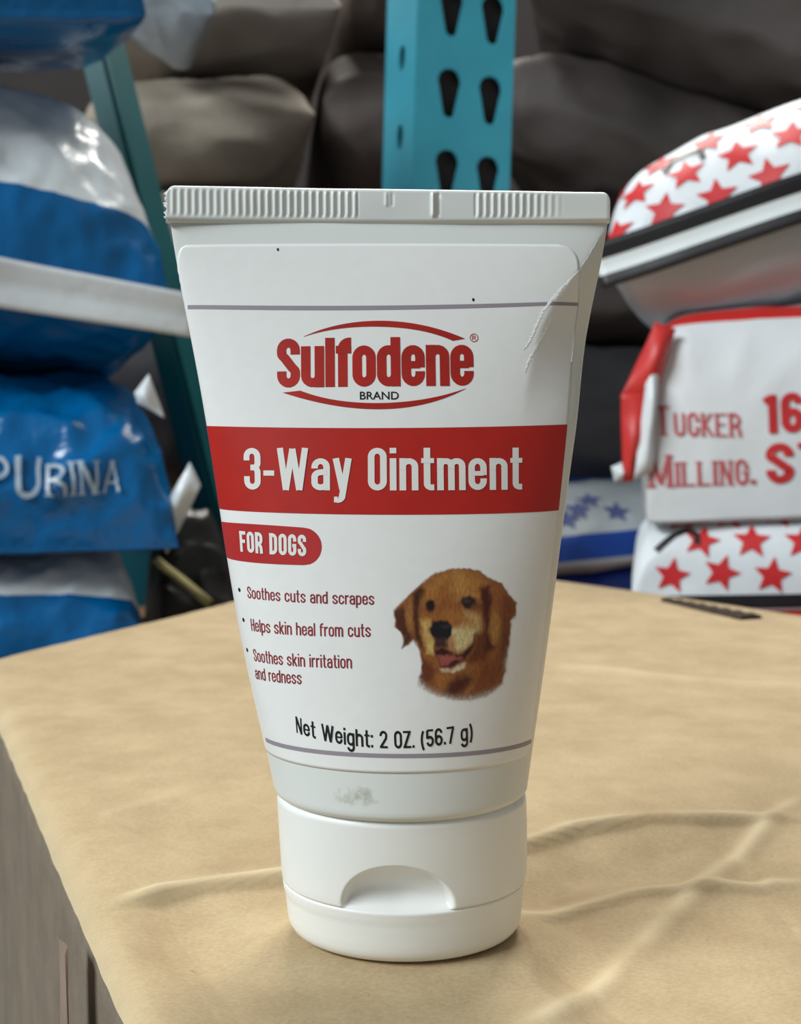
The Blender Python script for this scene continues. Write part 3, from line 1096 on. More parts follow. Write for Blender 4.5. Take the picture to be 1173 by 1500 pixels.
def crease(pts, wpx, dens=1.0):
    vs, fs = [], []
    pp = np.array(pts, float)
    d = np.concatenate([[0], np.cumsum(np.hypot(*np.diff(pp, axis=0).T))])
    L = d[-1]
    n = int(L / 2.2)
    for i in range(n):
        if rnd.random() > dens: continue
        f = (i + rnd.random()) / n * L
        x, y = np.interp(f, d, pp[:, 0]) + rnd.uniform(-.8, .8), np.interp(f, d, pp[:, 1])
        wi = 2.3 * wpx * rnd.uniform(.3, 1.0) * math.sin(math.pi * (0.12 + .8 * f / L))
        hi = rnd.uniform(1.5, 3.6)
        ring_ = []
        for q in range(7):
            a = q * 2 * math.pi / 7
            ring_.append((x + wi * math.cos(a) * rnd.uniform(.6, 1.1) - hi * .5 * math.sin(a), y + hi * math.sin(a) * rnd.uniform(.6, 1.1)))
        o = len(vs)
        uv = np.array([inv(*r) for r in ring_])
        vs += list(surf(uv[:, 0], uv[:, 1], OFF_P))
        c = uv.mean(0)
        vs.append(surf(np.array([c[0]]), np.array([c[1]]), OFF_P + .00005)[0])
        fs += [(o + (q + 1) % 7, o + q, o + 7) for q in range(7)]
    return vs, fs


cv, cf = [], []
for pts, wpx, dn in (([(878, 346), (861, 376), (850, 392)], .7, .7), ([(847, 397), (832, 412), (818, 427), (808, 440), (795, 455), (786, 475), (776, 500), (767, 512)], 2.4, 1.0),
                     ([(807, 463), (800, 482), (790, 500), (779, 518), (773, 530), (768, 545)], 2.0, .85)):
    v, f = crease(pts, wpx, dn)
    o = len(cv)
    cv += v
    cf += [tuple(o + i for i in q) for q in f]
link_mesh('crease_mark', cv, cf, m_crease, label)


# --- dog portrait, painted as vertex colours on a fine patch of the label
def paint_dog():
    n = 236
    x0, x1, y0, y1 = 60, 1080, 45, 1150
    gx, gy = np.meshgrid(np.linspace(x0, x1, n), np.linspace(y0, y1, n))
    nv_ = lambda s, sx, sy: np.array([noise.noise((a * sx, b * sy, s)) for a, b in zip(gx.ravel(), gy.ravel())]).reshape(gx.shape)
    w1, w2 = nv_(1.0, .030, .018), nv_(2.0, .030, .018)
    fur = nv_(3.0, .05, .02) * .6 + nv_(4.0, .11, .05) * .5
    X_, Y_ = gx + w1 * 11, gy + w2 * 13

    def mask(poly, soft):
        p = np.array(poly, float)
        inside = np.zeros(gx.shape, bool)
        dist = np.full(gx.shape, 1e9)
        m = len(p)
        for i in range(m):
            a, b = p[i], p[(i + 1) % m]
            cond = (a[1] > Y_) != (b[1] > Y_)
            with np.errstate(divide='ignore', invalid='ignore'):
                xi = (b[0] - a[0]) * (Y_ - a[1]) / (b[1] - a[1] + 1e-12) + a[0]
            inside ^= cond & (X_ < xi)
            dx, dy = b - a
            t = np.clip(((X_ - a[0]) * dx + (Y_ - a[1]) * dy) / (dx * dx + dy * dy + 1e-9), 0, 1)
            dist = np.minimum(dist, np.hypot(X_ - a[0] - t * dx, Y_ - a[1] - t * dy))
        sd = np.where(inside, dist, -dist)
        v = np.clip(sd / soft * .5 + .5, 0, 1)
        return v * v * (3 - 2 * v)

    def ell(cx, cy, rx, ry, soft):
        d = (1 - np.hypot((X_ - cx) / rx, (Y_ - cy) / ry)) * min(rx, ry)
        v = np.clip(d / soft * .5 + .5, 0, 1)
        return v * v * (3 - 2 * v)

    c3 = lambda r, g, b: np.array([lin(r), lin(g), lin(b)])
    img = np.ones(gx.shape + (3,)) * c3(146, 88, 42)

    def lay(m, col, a=1.0):
        nonlocal img
        m = (m * a)[..., None]
        img = img * (1 - m) + col * m

    sil = mask([(300, 190), (400, 112), (520, 76), (640, 70), (760, 95), (840, 150), (930, 190), (990, 280), (1045, 340), (1040, 430), (1000, 480), (992, 560), (985, 680), (975, 760), (960, 880), (930, 960), (880, 1020), (800, 1070), (700, 1100), (560, 1100), (430, 1070), (330, 1030), (265, 985), (300, 900), (310, 820), (300, 740), (280, 680), (250, 640), (235, 620), (200, 660), (155, 690), (165, 620), (140, 560), (100, 520), (90, 400), (150, 330), (230, 250)], 16)
    lay(mask([(400, 130), (560, 85), (750, 110), (810, 180), (760, 260), (600, 300), (480, 310), (380, 300), (330, 230)], 70), c3(172, 116, 54))
    lay(mask([(560, 100), (640, 90), (660, 250), (600, 300)], 50), c3(188, 138, 72), .6)
    lay(mask([(430, 200), (520, 160), (540, 330), (470, 420), (400, 330)], 60), c3(140, 78, 32), .6)
    lay(mask([(90, 400), (160, 360), (190, 420), (200, 540), (240, 600), (200, 660), (155, 690), (165, 620), (100, 520)], 26), c3(82, 42, 24))
    lay(mask([(180, 430), (225, 290), (245, 520), (205, 560)], 24), c3(158, 106, 54))
    lay(mask([(236, 260), (300, 215), (335, 240), (295, 330), (290, 560), (320, 700), (260, 630), (238, 480)], 24), c3(66, 32, 14))
    lay(mask([(330, 260), (400, 250), (430, 330), (420, 440), (370, 480), (300, 500), (300, 360)], 50), c3(168, 108, 52), .8)
    lay(mask([(640, 400), (760, 430), (775, 540), (700, 590), (600, 520)], 40), c3(190, 154, 96))
    lay(mask([(430, 400), (580, 370), (650, 470), (560, 525), (480, 470)], 50), c3(164, 102, 48))
    lay(mask([(640, 440), (600, 480), (690, 520), (720, 480)], 40), c3(160, 92, 48), .6)
    lay(mask([(295, 470), (370, 470), (395, 590), (415, 650), (392, 735), (350, 725), (325, 640)], 26), c3(200, 160, 92))
    lay(mask([(355, 640), (400, 640), (395, 735), (355, 725)], 20), c3(206, 178, 104))
    lay(mask([(545, 525), (640, 535), (740, 555), (715, 630), (655, 695), (590, 722), (555, 690), (520, 610)], 30), c3(206, 184, 132))
    lay(mask([(490, 600), (560, 590), (570, 700), (510, 700)], 24), c3(176, 128, 84))
    lay(ell(372, 400, 60, 30, 40), c3(120, 62, 28), .7)
    lay(ell(372, 356, 40, 44, 16), c3(30, 14, 16))
    lay(ell(690, 290, 85, 40, 40), c3(186, 128, 72), .6)
    lay(ell(672, 332, 66, 48, 18), c3(40, 28, 22))
    lay(ell(745, 370, 40, 22, 24), c3(120, 62, 32), .8)
    lay(ell(660, 320, 22, 14, 14), c3(70, 60, 54), .8)
    lay(mask([(362, 535), (390, 492), (450, 474), (510, 480), (552, 530), (540, 585), (500, 628), (420, 628), (370, 575)], 14), c3(20, 15, 22))
    lay(ell(500, 520, 30, 12, 16), c3(58, 50, 52), .8)
    lay(mask([(408, 610), (500, 612), (512, 685), (408, 692)], 22), c3(64, 38, 32))
    lay(mask([(408, 705), (480, 688), (560, 735), (625, 735), (700, 665), (725, 575), (720, 680), (650, 775), (550, 838), (460, 846), (440, 790)], 16), c3(54, 20, 14))
    lay(mask([(430, 752), (560, 738), (585, 768), (520, 822), (462, 834)], 18), c3(158, 82, 72))
    lay(ell(605, 770, 26, 20, 14), c3(150, 80, 70), .8)
    lay(mask([(444, 852), (540, 852), (655, 800), (645, 842), (560, 882), (470, 880)], 14), c3(208, 188, 158))
    lay(mask([(725, 580), (820, 555), (865, 680), (810, 790), (700, 810), (655, 790), (715, 690)], 34), c3(104, 50, 20))
    lay(mask([(765, 220), (835, 205), (866, 330), (836, 420), (846, 640), (870, 690), (800, 720), (805, 560), (785, 420)], 26), c3(76, 28, 14))
    lay(mask([(850, 230), (930, 250), (940, 420), (870, 400)], 34), c3(148, 88, 42))
    lay(mask([(865, 400), (935, 450), (925, 640), (865, 660), (830, 570)], 26), c3(168, 116, 56))
    lay(mask([(940, 270), (1050, 340), (1010, 480), (985, 580), (945, 640), (920, 470)], 34), c3(122, 64, 30))
    lay(mask([(930, 560), (990, 560), (975, 800), (900, 760)], 40), c3(104, 52, 22), .9)
    lay(mask([(300, 740), (420, 860), (400, 970), (280, 950)], 40), c3(108, 52, 24))
    lay(mask([(420, 900), (520, 880), (540, 980), (470, 1060), (400, 1000)], 50), c3(160, 100, 48), .8)
    lay(mask([(520, 960), (640, 895), (710, 925), (650, 1020), (560, 1070), (490, 1040)], 40), c3(80, 34, 14))
    lay(mask([(640, 1030), (740, 950), (720, 1000), (660, 1050)], 20), c3(170, 116, 58), .8)
    lay(mask([(760, 820), (970, 740), (945, 900), (860, 1000), (700, 1030)], 50), c3(124, 62, 26), .9)
    img *= .92 * (1 + .42 * fur)[..., None]
    img = np.clip(img, 0, 1)
    # feathered neck, printed fading into the white
    sm_ = lambda v: np.clip(v, 0, 1) ** 2 * (3 - 2 * np.clip(v, 0, 1))
    cxn = (gx - 620) / 400
    fadeb = sm_((1150 - 170 * cxn ** 2 + 30 * fur - gy) / 140)
    side = np.clip((gy - 620) / 200, 0, 1)
    fader = 1 - side * (1 - sm_((1000 + 30 * fur - gx) / 90))
    fadel = 1 - np.clip((gy - 860) / 120, 0, 1) * (1 - sm_((gx - 240 + 40 * fur) / 120))
    al = sil * fadeb * fader * fadel
    al = np.clip(al, 0, 1)
    return gx, gy, img, al


dgx, dgy, dimg, dal = paint_dog()
sc_ = 220 / 1173.0
# four corners of the picture in label coordinates, bilinear in between
pxs, pys = 560 + dgx * sc_, 820 + dgy * sc_
cA, cB, cC, cD = inv(pxs[0, 0], pys[0, 0]), inv(pxs[0, -1], pys[0, -1]), inv(pxs[-1, -1], pys[-1, -1]), inv(pxs[-1, 0], pys[-1, 0])
# use a quadratic fit of the photo->label map for accuracy
smpl = [(x, y) for x in np.linspace(pxs.min(), pxs.max(), 6) for y in np.linspace(pys.min(), pys.max(), 6)]
uvs = np.array([inv(*p) for p in smpl])


def basis(x, y):
    x = (x - 670) / 100; y = (y - 930) / 100
    return np.stack([np.ones_like(x), x, y, x * x, x * y, y * y, x ** 3, x * x * y, x * y * y, y ** 3], -1)


co, *_ = np.linalg.lstsq(basis(np.array([p[0] for p in smpl]), np.array([p[1] for p in smpl])), uvs, rcond=None)
duv = basis(pxs.ravel(), pys.ravel()) @ co
dp = surf(duv[:, 0], duv[:, 1], OFF_P)
nd = dgx.shape[0]
fs = []
for j in range(nd - 1):
    for i in range(nd - 1):
        if max(dal[j, i], dal[j + 1, i], dal[j, i + 1], dal[j + 1, i + 1]) > .01:
            fs.append((j * nd + i, (j + 1) * nd + i, (j + 1) * nd + i + 1, j * nd + i + 1))
used = sorted({i for f in fs for i in f})
rem = {i: q for q, i in enumerate(used)}
k = NT('printed_dog_portrait')
at = k.n('ShaderNodeVertexColor', layer_name='ink')
k.l(at.outputs[0], k.p.inputs['Base Color'])
k.l(at.outputs[1], k.p.inputs['Alpha'])
k.p.inputs['Roughness'].default_value = .36
dog = link_mesh('dog_portrait', dp[used], [tuple(rem[i] for i in f) for f in fs], k.m, label)
ca = dog.data.color_attributes.new('ink', 'FLOAT_COLOR', 'POINT')
flatc = np.concatenate([dimg.reshape(-1, 3)[used], dal.reshape(-1, 1)[used]], 1).astype(np.float32)
ca.data.foreach_set('color', flatc.ravel())
dog['label'] = 'printed head of a golden retriever with open mouth'

# --- cap
cl_px = [(1157, 406), (1200, 408.5), (1270, 413), (1292, 416), (1300, 418.5), (1330, 422), (1352, 426)]
cr_px = [(1157, 770), (1200, 771), (1262, 771), (1275, 770), (1285, 767), (1310, 765), (1340, 761.5), (1352, 760)]
clp = np.array([W(x, y, D) for y, x in cl_px])[::-1]; crp = np.array([W(x, y, D) for y, x in cr_px])[::-1]
E_CAP = 0.77
ZSPL = W(590, 1279, D)[2]


def cap_ring(z, th, inset=0.0):
    xl, xr = np.interp(z, clp[:, 2], clp[:, 0]), np.interp(z, crp[:, 2], crp[:, 0])
    a = (xr - xl) / 2 - inset
    return (xl + xr) / 2 + a * np.sin(th), -(E_CAP * (xr - xl) / 2 - inset) * np.cos(th)


NTC = 420
thc = np.linspace(-math.pi, math.pi, NTC, endpoint=False)
# thumb recess, in (theta, z): a half moon over the split line
TH0 = -0.055


def cap_part(name, zs, insets, parent, recess=False, close_bottom=False, close_top=False):
    rows = []
    for z, ins in zip(zs, insets):
        x, y = cap_ring(z, thc, ins)
        zz_ = np.full(NTC, z)
        if recess:
            du = (thc - TH0) * 0.0172 / 0.0079       # -1..1 across the half moon
            dv = (z - ZSPL) / 0.0066
            r = np.hypot(du, np.maximum(dv, 0))
            front_ = np.cos(thc) > 0
            g = np.clip((1 - r) / .13, 0, 1)
            g = g * g * (3 - 2 * g)
            # wall of the scoop deepens towards a shelf that rolls out again at the split line
            deep = np.clip((1 - r), 0, 1) ** .6 * .0040 + .0007
            roll = np.clip(dv / .42, 0, 1)
            roll = np.sqrt(np.clip(1 - (1 - roll) ** 2, 0, 1))
            dep = g * deep * roll * front_
            y = y + dep
            x = x - dep * np.sin(thc) * .5
        rows.append(np.stack([x, y, zz_], -1))
    V = np.concatenate(rows)
    Fq = grid_faces(NTC, len(zs), True)
    V = list(V)
    if close_bottom:
        V.append(np.array([rows[0][:, 0].mean(), 0, zs[0]])); c = len(V) - 1
        Fq += [((i + 1) % NTC, i, c) for i in range(NTC)]
    if close_top:
        V.append(np.array([rows[-1][:, 0].mean(), 0, zs[-1]])); c = len(V) - 1
        o = (len(zs) - 1) * NTC
        Fq += [(o + i, o + (i + 1) % NTC, c) for i in range(NTC)]
    return link_mesh(name, V, Fq, m_cap, parent)


z_lo = [0.0, 0.00005, 0.0002, 0.0005, 0.0009, 0.0014, 0.002] + list(np.linspace(.003, ZSPL - .0004, 16)) + [ZSPL - .00022, ZSPL - .0001]
fil = [.0020, .0016, .0011, .00065, .0003, .0001, 0] + [0] * 16 + [.00008, .00028]
z_hi = [ZSPL - .0001, ZSPL + .00005, ZSPL + .00025] + list(np.linspace(ZSPL + .0004, ZSPL + .0085, 110)) + list(np.linspace(ZSPL + .009, ZJ - .0008, 20)) + [ZJ - .0004, ZJ - .0001, ZJ + .0002]
ins_hi = [.00028, .00006, 0] + [0] * 110 + [0] * 20 + [.0001, .0004, .0010]
cap = cap_part('cap', z_hi, ins_hi, root, recess=True, close_top=True)
cap_part('flip_lid', z_lo, fil, cap, close_bottom=True, close_top=True)


# ==================================================================== FEED BAGS
class Bag:
    """a stuffed sack. A and B are the ends of its front seam; it extends L away from the viewer."""
    def __init__(self, name, A, B, L, top, bot, m, label, cat='bag', group=None, sag=0.0, wr=0.006, seed=0, eu=.5, ev=.5, pu=4, pv=3.0,
                 n=110, fine=0.0, away=None, wsc=14.0, droop=0.0, drop_pow=2.0, corner=0.0):
        self.A, self.B = np.array(A, float), np.array(B, float)
        self.Wd = np.linalg.norm(self.B - self.A)
        ex = (self.B - self.A) / self.Wd
        ey = np.array(away if away is not None else (-ex[1], ex[0], 0), float)
        ey -= ex * ey.dot(ex); ey /= np.linalg.norm(ey)
        ez = np.cross(ex, ey)
        self.ex, self.ey, self.ez = ex, ey, ez
        self.L, self.top, self.bot = L, top, bot
        mid = (self.A + self.B) / 2
        self.o = empty(name, tuple(mid))
        Mx = Matrix(((ex[0], ey[0], ez[0], mid[0]), (ex[1], ey[1], ez[1], mid[1]), (ex[2], ey[2], ez[2], mid[2]), (0, 0, 0, 1)))
        self.o.matrix_world = Mx
        tag(self.o, label, cat, group)
        lin_ = np.linspace(-1, 1, n)
        uu = np.sin(lin_ * math.pi / 2)
        vv = np.sign(lin_) * (1 - (1 - np.abs(lin_)) ** 2.2)
        self.u, self.v = uu, vv
        G = {}
        for side, T in ((1, top), (-1, bot)):
            U, V_ = np.meshgrid(uu, vv)
            hu = np.clip(1 - np.abs(U) ** pu, 0, 1) ** eu
            hv = np.clip(1 - np.abs(V_) ** pv, 0, 1) ** ev
            h = T * hu * hv
            x = U * self.Wd / 2 * (1 - corner * np.abs(V_) ** 6)
            y = (V_ + 1) / 2 * L
            nzv = np.empty(U.shape); nz2 = np.empty(U.shape)
            for j in range(n):
                for i in range(n):
                    q = (x[j, i] * wsc, y[j, i] * wsc, side * 3.1 + seed * 7.7 + h[j, i] * wsc)
                    nzv[j, i] = noise.noise(q)
                    nz2[j, i] = 1 - 2 * abs(noise.noise((q[0] * 1.9 + 5, q[1] * 1.9, q[2] * 1.9 + 2)))
                    if fine:
                        nz2[j, i] += fine * ((1 - 2.2 * abs(noise.noise((q[0] * 3.6 + 9, q[1] * 3.6, q[2] * 3.6)))) + .5 * (1 - 2.2 * abs(noise.noise((q[0] * 6.5, q[1] * 6.5 + 3, q[2] * 6.5)))))
            edge = np.clip(h / (T * .25 + 1e-9), 0, 1)
            disp = wr * min(1, T / .045) * (nzv * .9 + nz2 * .55) * edge
            z = side * h + side * disp - sag * (np.abs(U) ** 2) - droop * np.abs(np.clip(-U, 0, 1)) ** drop_pow
            y = y - disp * (1 - np.clip((V_ + 1) * 2.5, 0, 1)) * .8
            G[side] = np.stack([x, y, z], -1)
        self.G = G
        self.arcS = {}
        for side in (1, -1):
            g = G[side]
            ds = np.linalg.norm(np.diff(g, axis=0), axis=2)
            self.arcS[side] = np.concatenate([np.zeros((1, n)), np.cumsum(ds, 0)], 0)
        V = np.concatenate([G[1].reshape(-1, 3), G[-1].reshape(-1, 3)])
        Fq = grid_faces(n, n) + grid_faces(n, n, flip=True, off=n * n)
        sk = link_mesh('sack_body', V, Fq, m, self.o)
        uvl = sk.data.uv_layers.new(name='print')
        Uv = np.concatenate([np.stack([G[s][..., 0], s * self.arcS[s]], -1).reshape(-1, 2) for s in (1, -1)])
        idx = np.empty(len(sk.data.loops), np.int32)
        sk.data.loops.foreach_get('vertex_index', idx)
        uvl.data.foreach_set('uv', Uv[idx].astype(np.float32).ravel())
        bm = bmesh.new(); bm.from_mesh(sk.data)
        bmesh.ops.remove_doubles(bm, verts=bm.verts, dist=1e-5)
        bm.to_mesh(sk.data); bm.free()
        self.sack = sk
        self.n = n

    def pt(self, X, S, off=0.0008, side=1):
        """local point on the sack: X metres along the seam from its middle, S metres up from the seam over the surface"""
        g, a = self.G[side], self.arcS[side]
        fi = np.interp(X / (self.Wd / 2), self.u, np.arange(self.n))
        i = int(min(fi, self.n - 1.001)); f = fi - i
        out = []
        for q in (i, i + 1):
            fj = np.interp(S, a[:, q], np.arange(self.n))
            j = int(min(fj, self.n - 1.001)); h = fj - j
            out.append(g[j, q] * (1 - h) + g[j + 1, q] * h)
            if q == i: tj = j
        p = out[0] * (1 - f) + out[1] * f
        j = min(max(tj, 1), self.n - 2); ii = min(max(i, 1), self.n - 2)
        nn = np.cross(g[j, ii + 1] - g[j, ii - 1], g[j + 1, ii] - g[j - 1, ii])
        nn = nn / (np.linalg.norm(nn) + 1e-12) * side
        return p + nn * off

    def local_of(self, px, py):
        """(X,S) of the top-surface point that the photo shows at a pixel"""
        g = self.G[1].reshape(-1, 3)
        wpt = self.o_world(g)
        x, y = to_px(wpt)
        d = (x - px) ** 2 + (y - py) ** 2
        # front-most among the close ones
        c = np.argsort(d)[:12]
        b = c[np.argmin(wpt[c][:, 1] + d[c] * 1e-4)]
        return g[b, 0], self.arcS[1].reshape(-1)[b]

    def o_world(self, g):
        mid = (self.A + self.B) / 2
        return mid + g[:, :1] * self.ex + g[:, 1:2] * self.ey + g[:, 2:3] * self.ez

    def decal(self, name, V2, F2, m, off=0.0008, side=1):
        return link_mesh(name, [self.pt(x, s, off, side) for x, s in V2], F2, m, self.o)

    def seam(self, name, h, m, ext0=0.0, ext1=0.0, thick=.0018, wav=.002, z0=0.0, fwd=.004, sag_=0.0, n=70, h1=None):
        vs = []
        g = self.G[1][0]
        xs = np.linspace(-self.Wd / 2 - ext0, self.Wd / 2 + ext1, n)
        for yy in (-fwd - thick, -fwd):
            for q in np.linspace(-.5, .5, 9):
                for x in xs:
                    zz_ = np.interp(x, g[:, 0], g[:, 2])
                    hh = h if h1 is None else h + (h1 - h) * (x - xs[0]) / (xs[-1] - xs[0])
                    wv = wav * noise.noise((x * 22, q * .6, 1.7))
                    vs.append((x, yy + wv + .004 * q * q - .006 * abs(q), zz_ + z0 + q * hh + wav * .6 * noise.noise((x * 12, 4, 2))))
        Fq = grid_faces(n, 9) + grid_faces(n, 9, flip=True, off=9 * n)
        o = 9 * n
        for i in range(n - 1):
            Fq.append((i + 1, i, o + i, o + i + 1)); a = 8 * n + i; Fq.append((a, a + 1, o + a + 1, o + a))
        for j in range(8):
            a = j * n; Fq.append((a, a + n, o + a + n, o + a)); a += n - 1; Fq.append((a + n, a, o + a, o + a + n))
        ob = link_mesh(name, vs, Fq, m, self.o)
        uvl = ob.data.uv_layers.new(name='print')
        qs = np.array([q * h for _ in (0, 1) for q in np.linspace(-.5, .5, 9) for _x in xs])
        idx = np.empty(len(ob.data.loops), np.int32); ob.data.loops.foreach_get('vertex_index', idx)
        uvl.data.foreach_set('uv', np.stack([np.zeros(len(idx)), qs[idx]], -1).astype(np.float32).ravel())
        return ob


def star_shape(cx, cs, r, rot, inner=.45, sub=5):
    """star polygon cut into small faces"""
    V, Fc2 = [(cx, cs)], []
    ringn = []
    pts = []
    for i in range(10):
        a = rot + i * math.pi / 5
        rr = r if i % 2 == 0 else r * inner
        pts.append((math.sin(a) * rr, math.cos(a) * rr))
    per = []
    for i in range(10):
        a, b = pts[i], pts[(i + 1) % 10]
        for q in range(3):
            per.append((a[0] + (b[0] - a[0]) * q / 3, a[1] + (b[1] - a[1]) * q / 3))
    m = len(per)
    for l in range(1, sub + 1):
        for x, y in per: V.append((cx + x * l / sub, cs + y * l / sub))
    for i in range(m):
        Fc2.append((0, 1 + (i + 1) % m, 1 + i))
    for l in range(sub - 1):
        for i in range(m):
            a, b = 1 + l * m + i, 1 + l * m + (i + 1) % m
            Fc2.append((a, b, b + m, a + m))
    return V, Fc2


BLUE = rgb(0, 97, 158)
WHITE = rgb(226, 232, 236)
m_blue_bag = stripe_mat('blue_white_film', [(-9, BLUE), (.052, WHITE)], .24, .5, .35, 60, .003)
m_blue = stripe_mat('blue_film', [(-9, BLUE), (.4, BLUE)], .22, .5, .45, 55, .004)
m_blue_low = stripe_mat('blue_film_white_top', [(-9, BLUE), (.040, WHITE)], .25, .5, .35, 60, .003)
m_wfilm = mat('white_film', rgb(224, 230, 234), .3, .04, 20, .35, 70, .002)
m_bprint = mat('printed_silver_white', rgb(168, 184, 198), .4)

# --- left stack
GL = 'blue feed bags stacked on the left'
L2 = Bag('feed_bag', W(-520, 325, .50), W(258, 462, .60), .42, .138, .040, m_blue_bag,
         'blue and white plastic feed bag with a broad white seam in the left stack', group=GL, wr=.006, seed=2, fine=.55, pv=3.2, ev=.6, pu=5, eu=.62)
L2.seam('seam_flap', .029, m_wfilm, ext1=.008, h1=.023)
L3 = Bag('feed_bag', W(-520, 822, .50), W(262, 802, .57), .42, .095, .004, m_blue,
         'plain blue plastic feed bag with silver serif lettering under the white-seamed bag', group=GL, wr=.008, seed=5, fine=.55, pv=5, ev=.5, pu=7, eu=.5)
L4 = Bag('feed_bag', W(-520, 1005, .50), W(214, 985, .57), .42, .066, .02, m_blue_low,
         'blue plastic feed bag with a white upper band at the bottom of the left stack', group=GL, wr=.005, seed=8, fine=.55, pv=6, ev=.4, pu=9, eu=.4)
L1 = Bag('feed_bag', W(-520, 5, .50), W(214, 22, .58), .20, .12, .012, m_blue,
         'dark blue glossy plastic feed bag at the top of the left stack', group=GL, wr=.007, seed=11, fine=.55, pv=4, ev=.5, pu=6, eu=.5, away=(-.22, .95, .22))
# the folded white gusset corners of the lettered bag


def sheet(name, pts, depth, m, parent, thick=.002, n=14, bulge=.006, seed=0, W2=None):
    """folded piece of film: a four-cornered patch given by photo points at its own distance, with thickness"""
    c = [W(x, y, depth + dd) for (x, y, dd) in pts]
    vs = []
    for s_ in (0, 1):
        for j in range(n):
            for i in range(n):
                a, b = i / (n - 1), j / (n - 1)
                p = c[0] * (1 - a) * (1 - b) + c[1] * a * (1 - b) + c[2] * a * b + c[3] * (1 - a) * b
                w = math.sin(math.pi * a) * math.sin(math.pi * b) * bulge + .003 * noise.noise((p[0] * 60, p[2] * 60, seed))
                vs.append(p + np.array([0, -w + s_ * thick, 0]))
    Fq = grid_faces(n, n, flip=True) + grid_faces(n, n, off=n * n)
    o = n * n
    for i in range(n - 1):
        Fq.append((i, i + 1, o + i + 1, o + i)); a = (n - 1) * n + i; Fq.append((a + 1, a, o + a, o + a + 1))
        a = i * n; Fq.append((a + n, a, o + a, o + a + n)); a += n - 1; Fq.append((a, a + n, o + a + n, o + a))
    vs = np.array(vs)
    if parent is not None:
        Mi = np.array(parent.matrix_world.inverted())
        vs = vs @ Mi[:3, :3].T + Mi[:3, 3]
    return link_mesh(name, vs, Fq, m, parent)


bpy.context.view_layer.update()
sheet('gusset_corner', [(277, 678, 0), (293, 712, 0), (244, 812, .01), (226, 768, 0)], .58, m_wfilm, L3.o, seed=1)
sheet('gusset_corner', [(218, 548, .0), (240, 612, 0), (200, 590, 0), (196, 575, 0)], .575, m_wfilm, L3.o, seed=2)


def bag_text(bag, name, VF, p0, p1, ptop, m, off=.0009):
    V2, F2, wd = VF
    a, b, c = bag.local_of(*p0), bag.local_of(*p1), bag.local_of(*ptop)
    f = (c[0] - a[0]) / (b[0] - a[0])
    hc = c[1] - (a[1] + (b[1] - a[1]) * f)
    vs = [bag.pt(a[0] + (b[0] - a[0]) * r[0] / wd, a[1] + (b[1] - a[1]) * r[0] / wd + r[1] * hc, off + .00006 * (r[2] if len(r) > 2 else 0)) for r in V2]
    return link_mesh(name, vs, F2, m, bag.o)


bag_text(L3, 'brand_lettering', stroke_text('PURINA', w=.62, s=.13, sh=.07, gap=.16, serif=.05, small_caps=(0, 1)), (-22, 728), (172, 722), (70, 668), m_bprint, .0022)

# --- right stack
STARRED = rgb(212, 44, 48)
m_star_bag = stripe_mat('white_woven_star_bag', [(-9, rgb(196, 200, 206)), (-.004, rgb(30, 28, 32)), (.0008, rgb(232, 236, 240))], .45, .5, .2, 60, .003)
m_star = mat('printed_star_red', STARRED, .45)
m_red_text = mat('printed_feed_red', rgb(200, 44, 48), .45, .1, 60)
m_rose_text = mat('printed_feed_rose', rgb(196, 86, 92), .45, .1, 60)
m_seam3 = stripe_mat('black_white_seam_tape', [(-9, rgb(34, 32, 36)), (-.0056, rgb(228, 234, 236)), (.0026, rgb(30, 28, 32))], .4, .1, .1)
m_blackp = mat('printed_black_mark', rgb(30, 30, 34), .5)
GR = 'red and white feed bags stacked on the right'
R1 = Bag('feed_bag', W(886, 390, .62), W(1720, 114, .54), .18, .064, .046, m_star_bag,
         'white feed bag with red stars above a black edged seam, topmost of the right stack', group=GR, wr=.003, seed=21, pv=3.6, ev=.6, pu=7, eu=.6)
R1.seam('seam_tape', .0255, m_seam3, ext0=.004, wav=.0015)
m_tucker = stripe_mat('white_red_edged_bag', [(-9, rgb(226, 229, 233)), (.108, rgb(206, 40, 36)), (.126, rgb(226, 229, 233))], .45, .5, .2, 60, .003)
R2 = Bag('feed_bag', W(948, 762, .60), W(1760, 730, .545), .18, .116, .004, m_tucker,
         'white feed bag with red border and red lettering in the middle of the right stack', group=GR, wr=.0035, seed=25, pv=9, ev=.38, pu=14, eu=.34)
R3 = Bag('feed_bag', W(925, 884, .60), W(1740, 872, .54), .18, .045, .010, m_star_bag,
         'white feed bag with red stars pressed flat beneath the lettered bag', group=GR, wr=.002, seed=29, pv=9, ev=.36, pu=12, eu=.36)
m_redbag = stripe_mat('red_film', [(-9, rgb(206, 44, 36)), (.4, rgb(206, 44, 36))], .45, .5, .2, 60, .003)
R4 = Bag('feed_bag', W(905, 990, .588), W(1720, 962, .535), .18, .035, .03, m_redbag,
         'red bag peeking over the box edge at the bottom of the right stack', group=GR, wr=.003, seed=33, pv=6, ev=.4, pu=8, eu=.4)
bpy.context.view_layer.update()


def stars(bag, x0, s0, r, n, rows, dx=.0262, ds=.0180, shift=.0085, rot=.2):
    V_, F_ = [], []
    for q in range(rows):
        for k_ in range(n):
            X_, S_ = -bag.Wd / 2 + x0 + k_ * dx + (q * shift) % dx, s0 + q * ds + .0012 * math.sin(k_ * 2.1 + q)
            v, f = star_shape(X_, S_, r, rot + .15 * math.sin(k_ * 1.7 + q * 2.3))
            F_ += [tuple(i + len(V_) for i in t) for t in f]
            V_ += v
    bag.decal('star_print', V_, F_, m_star)


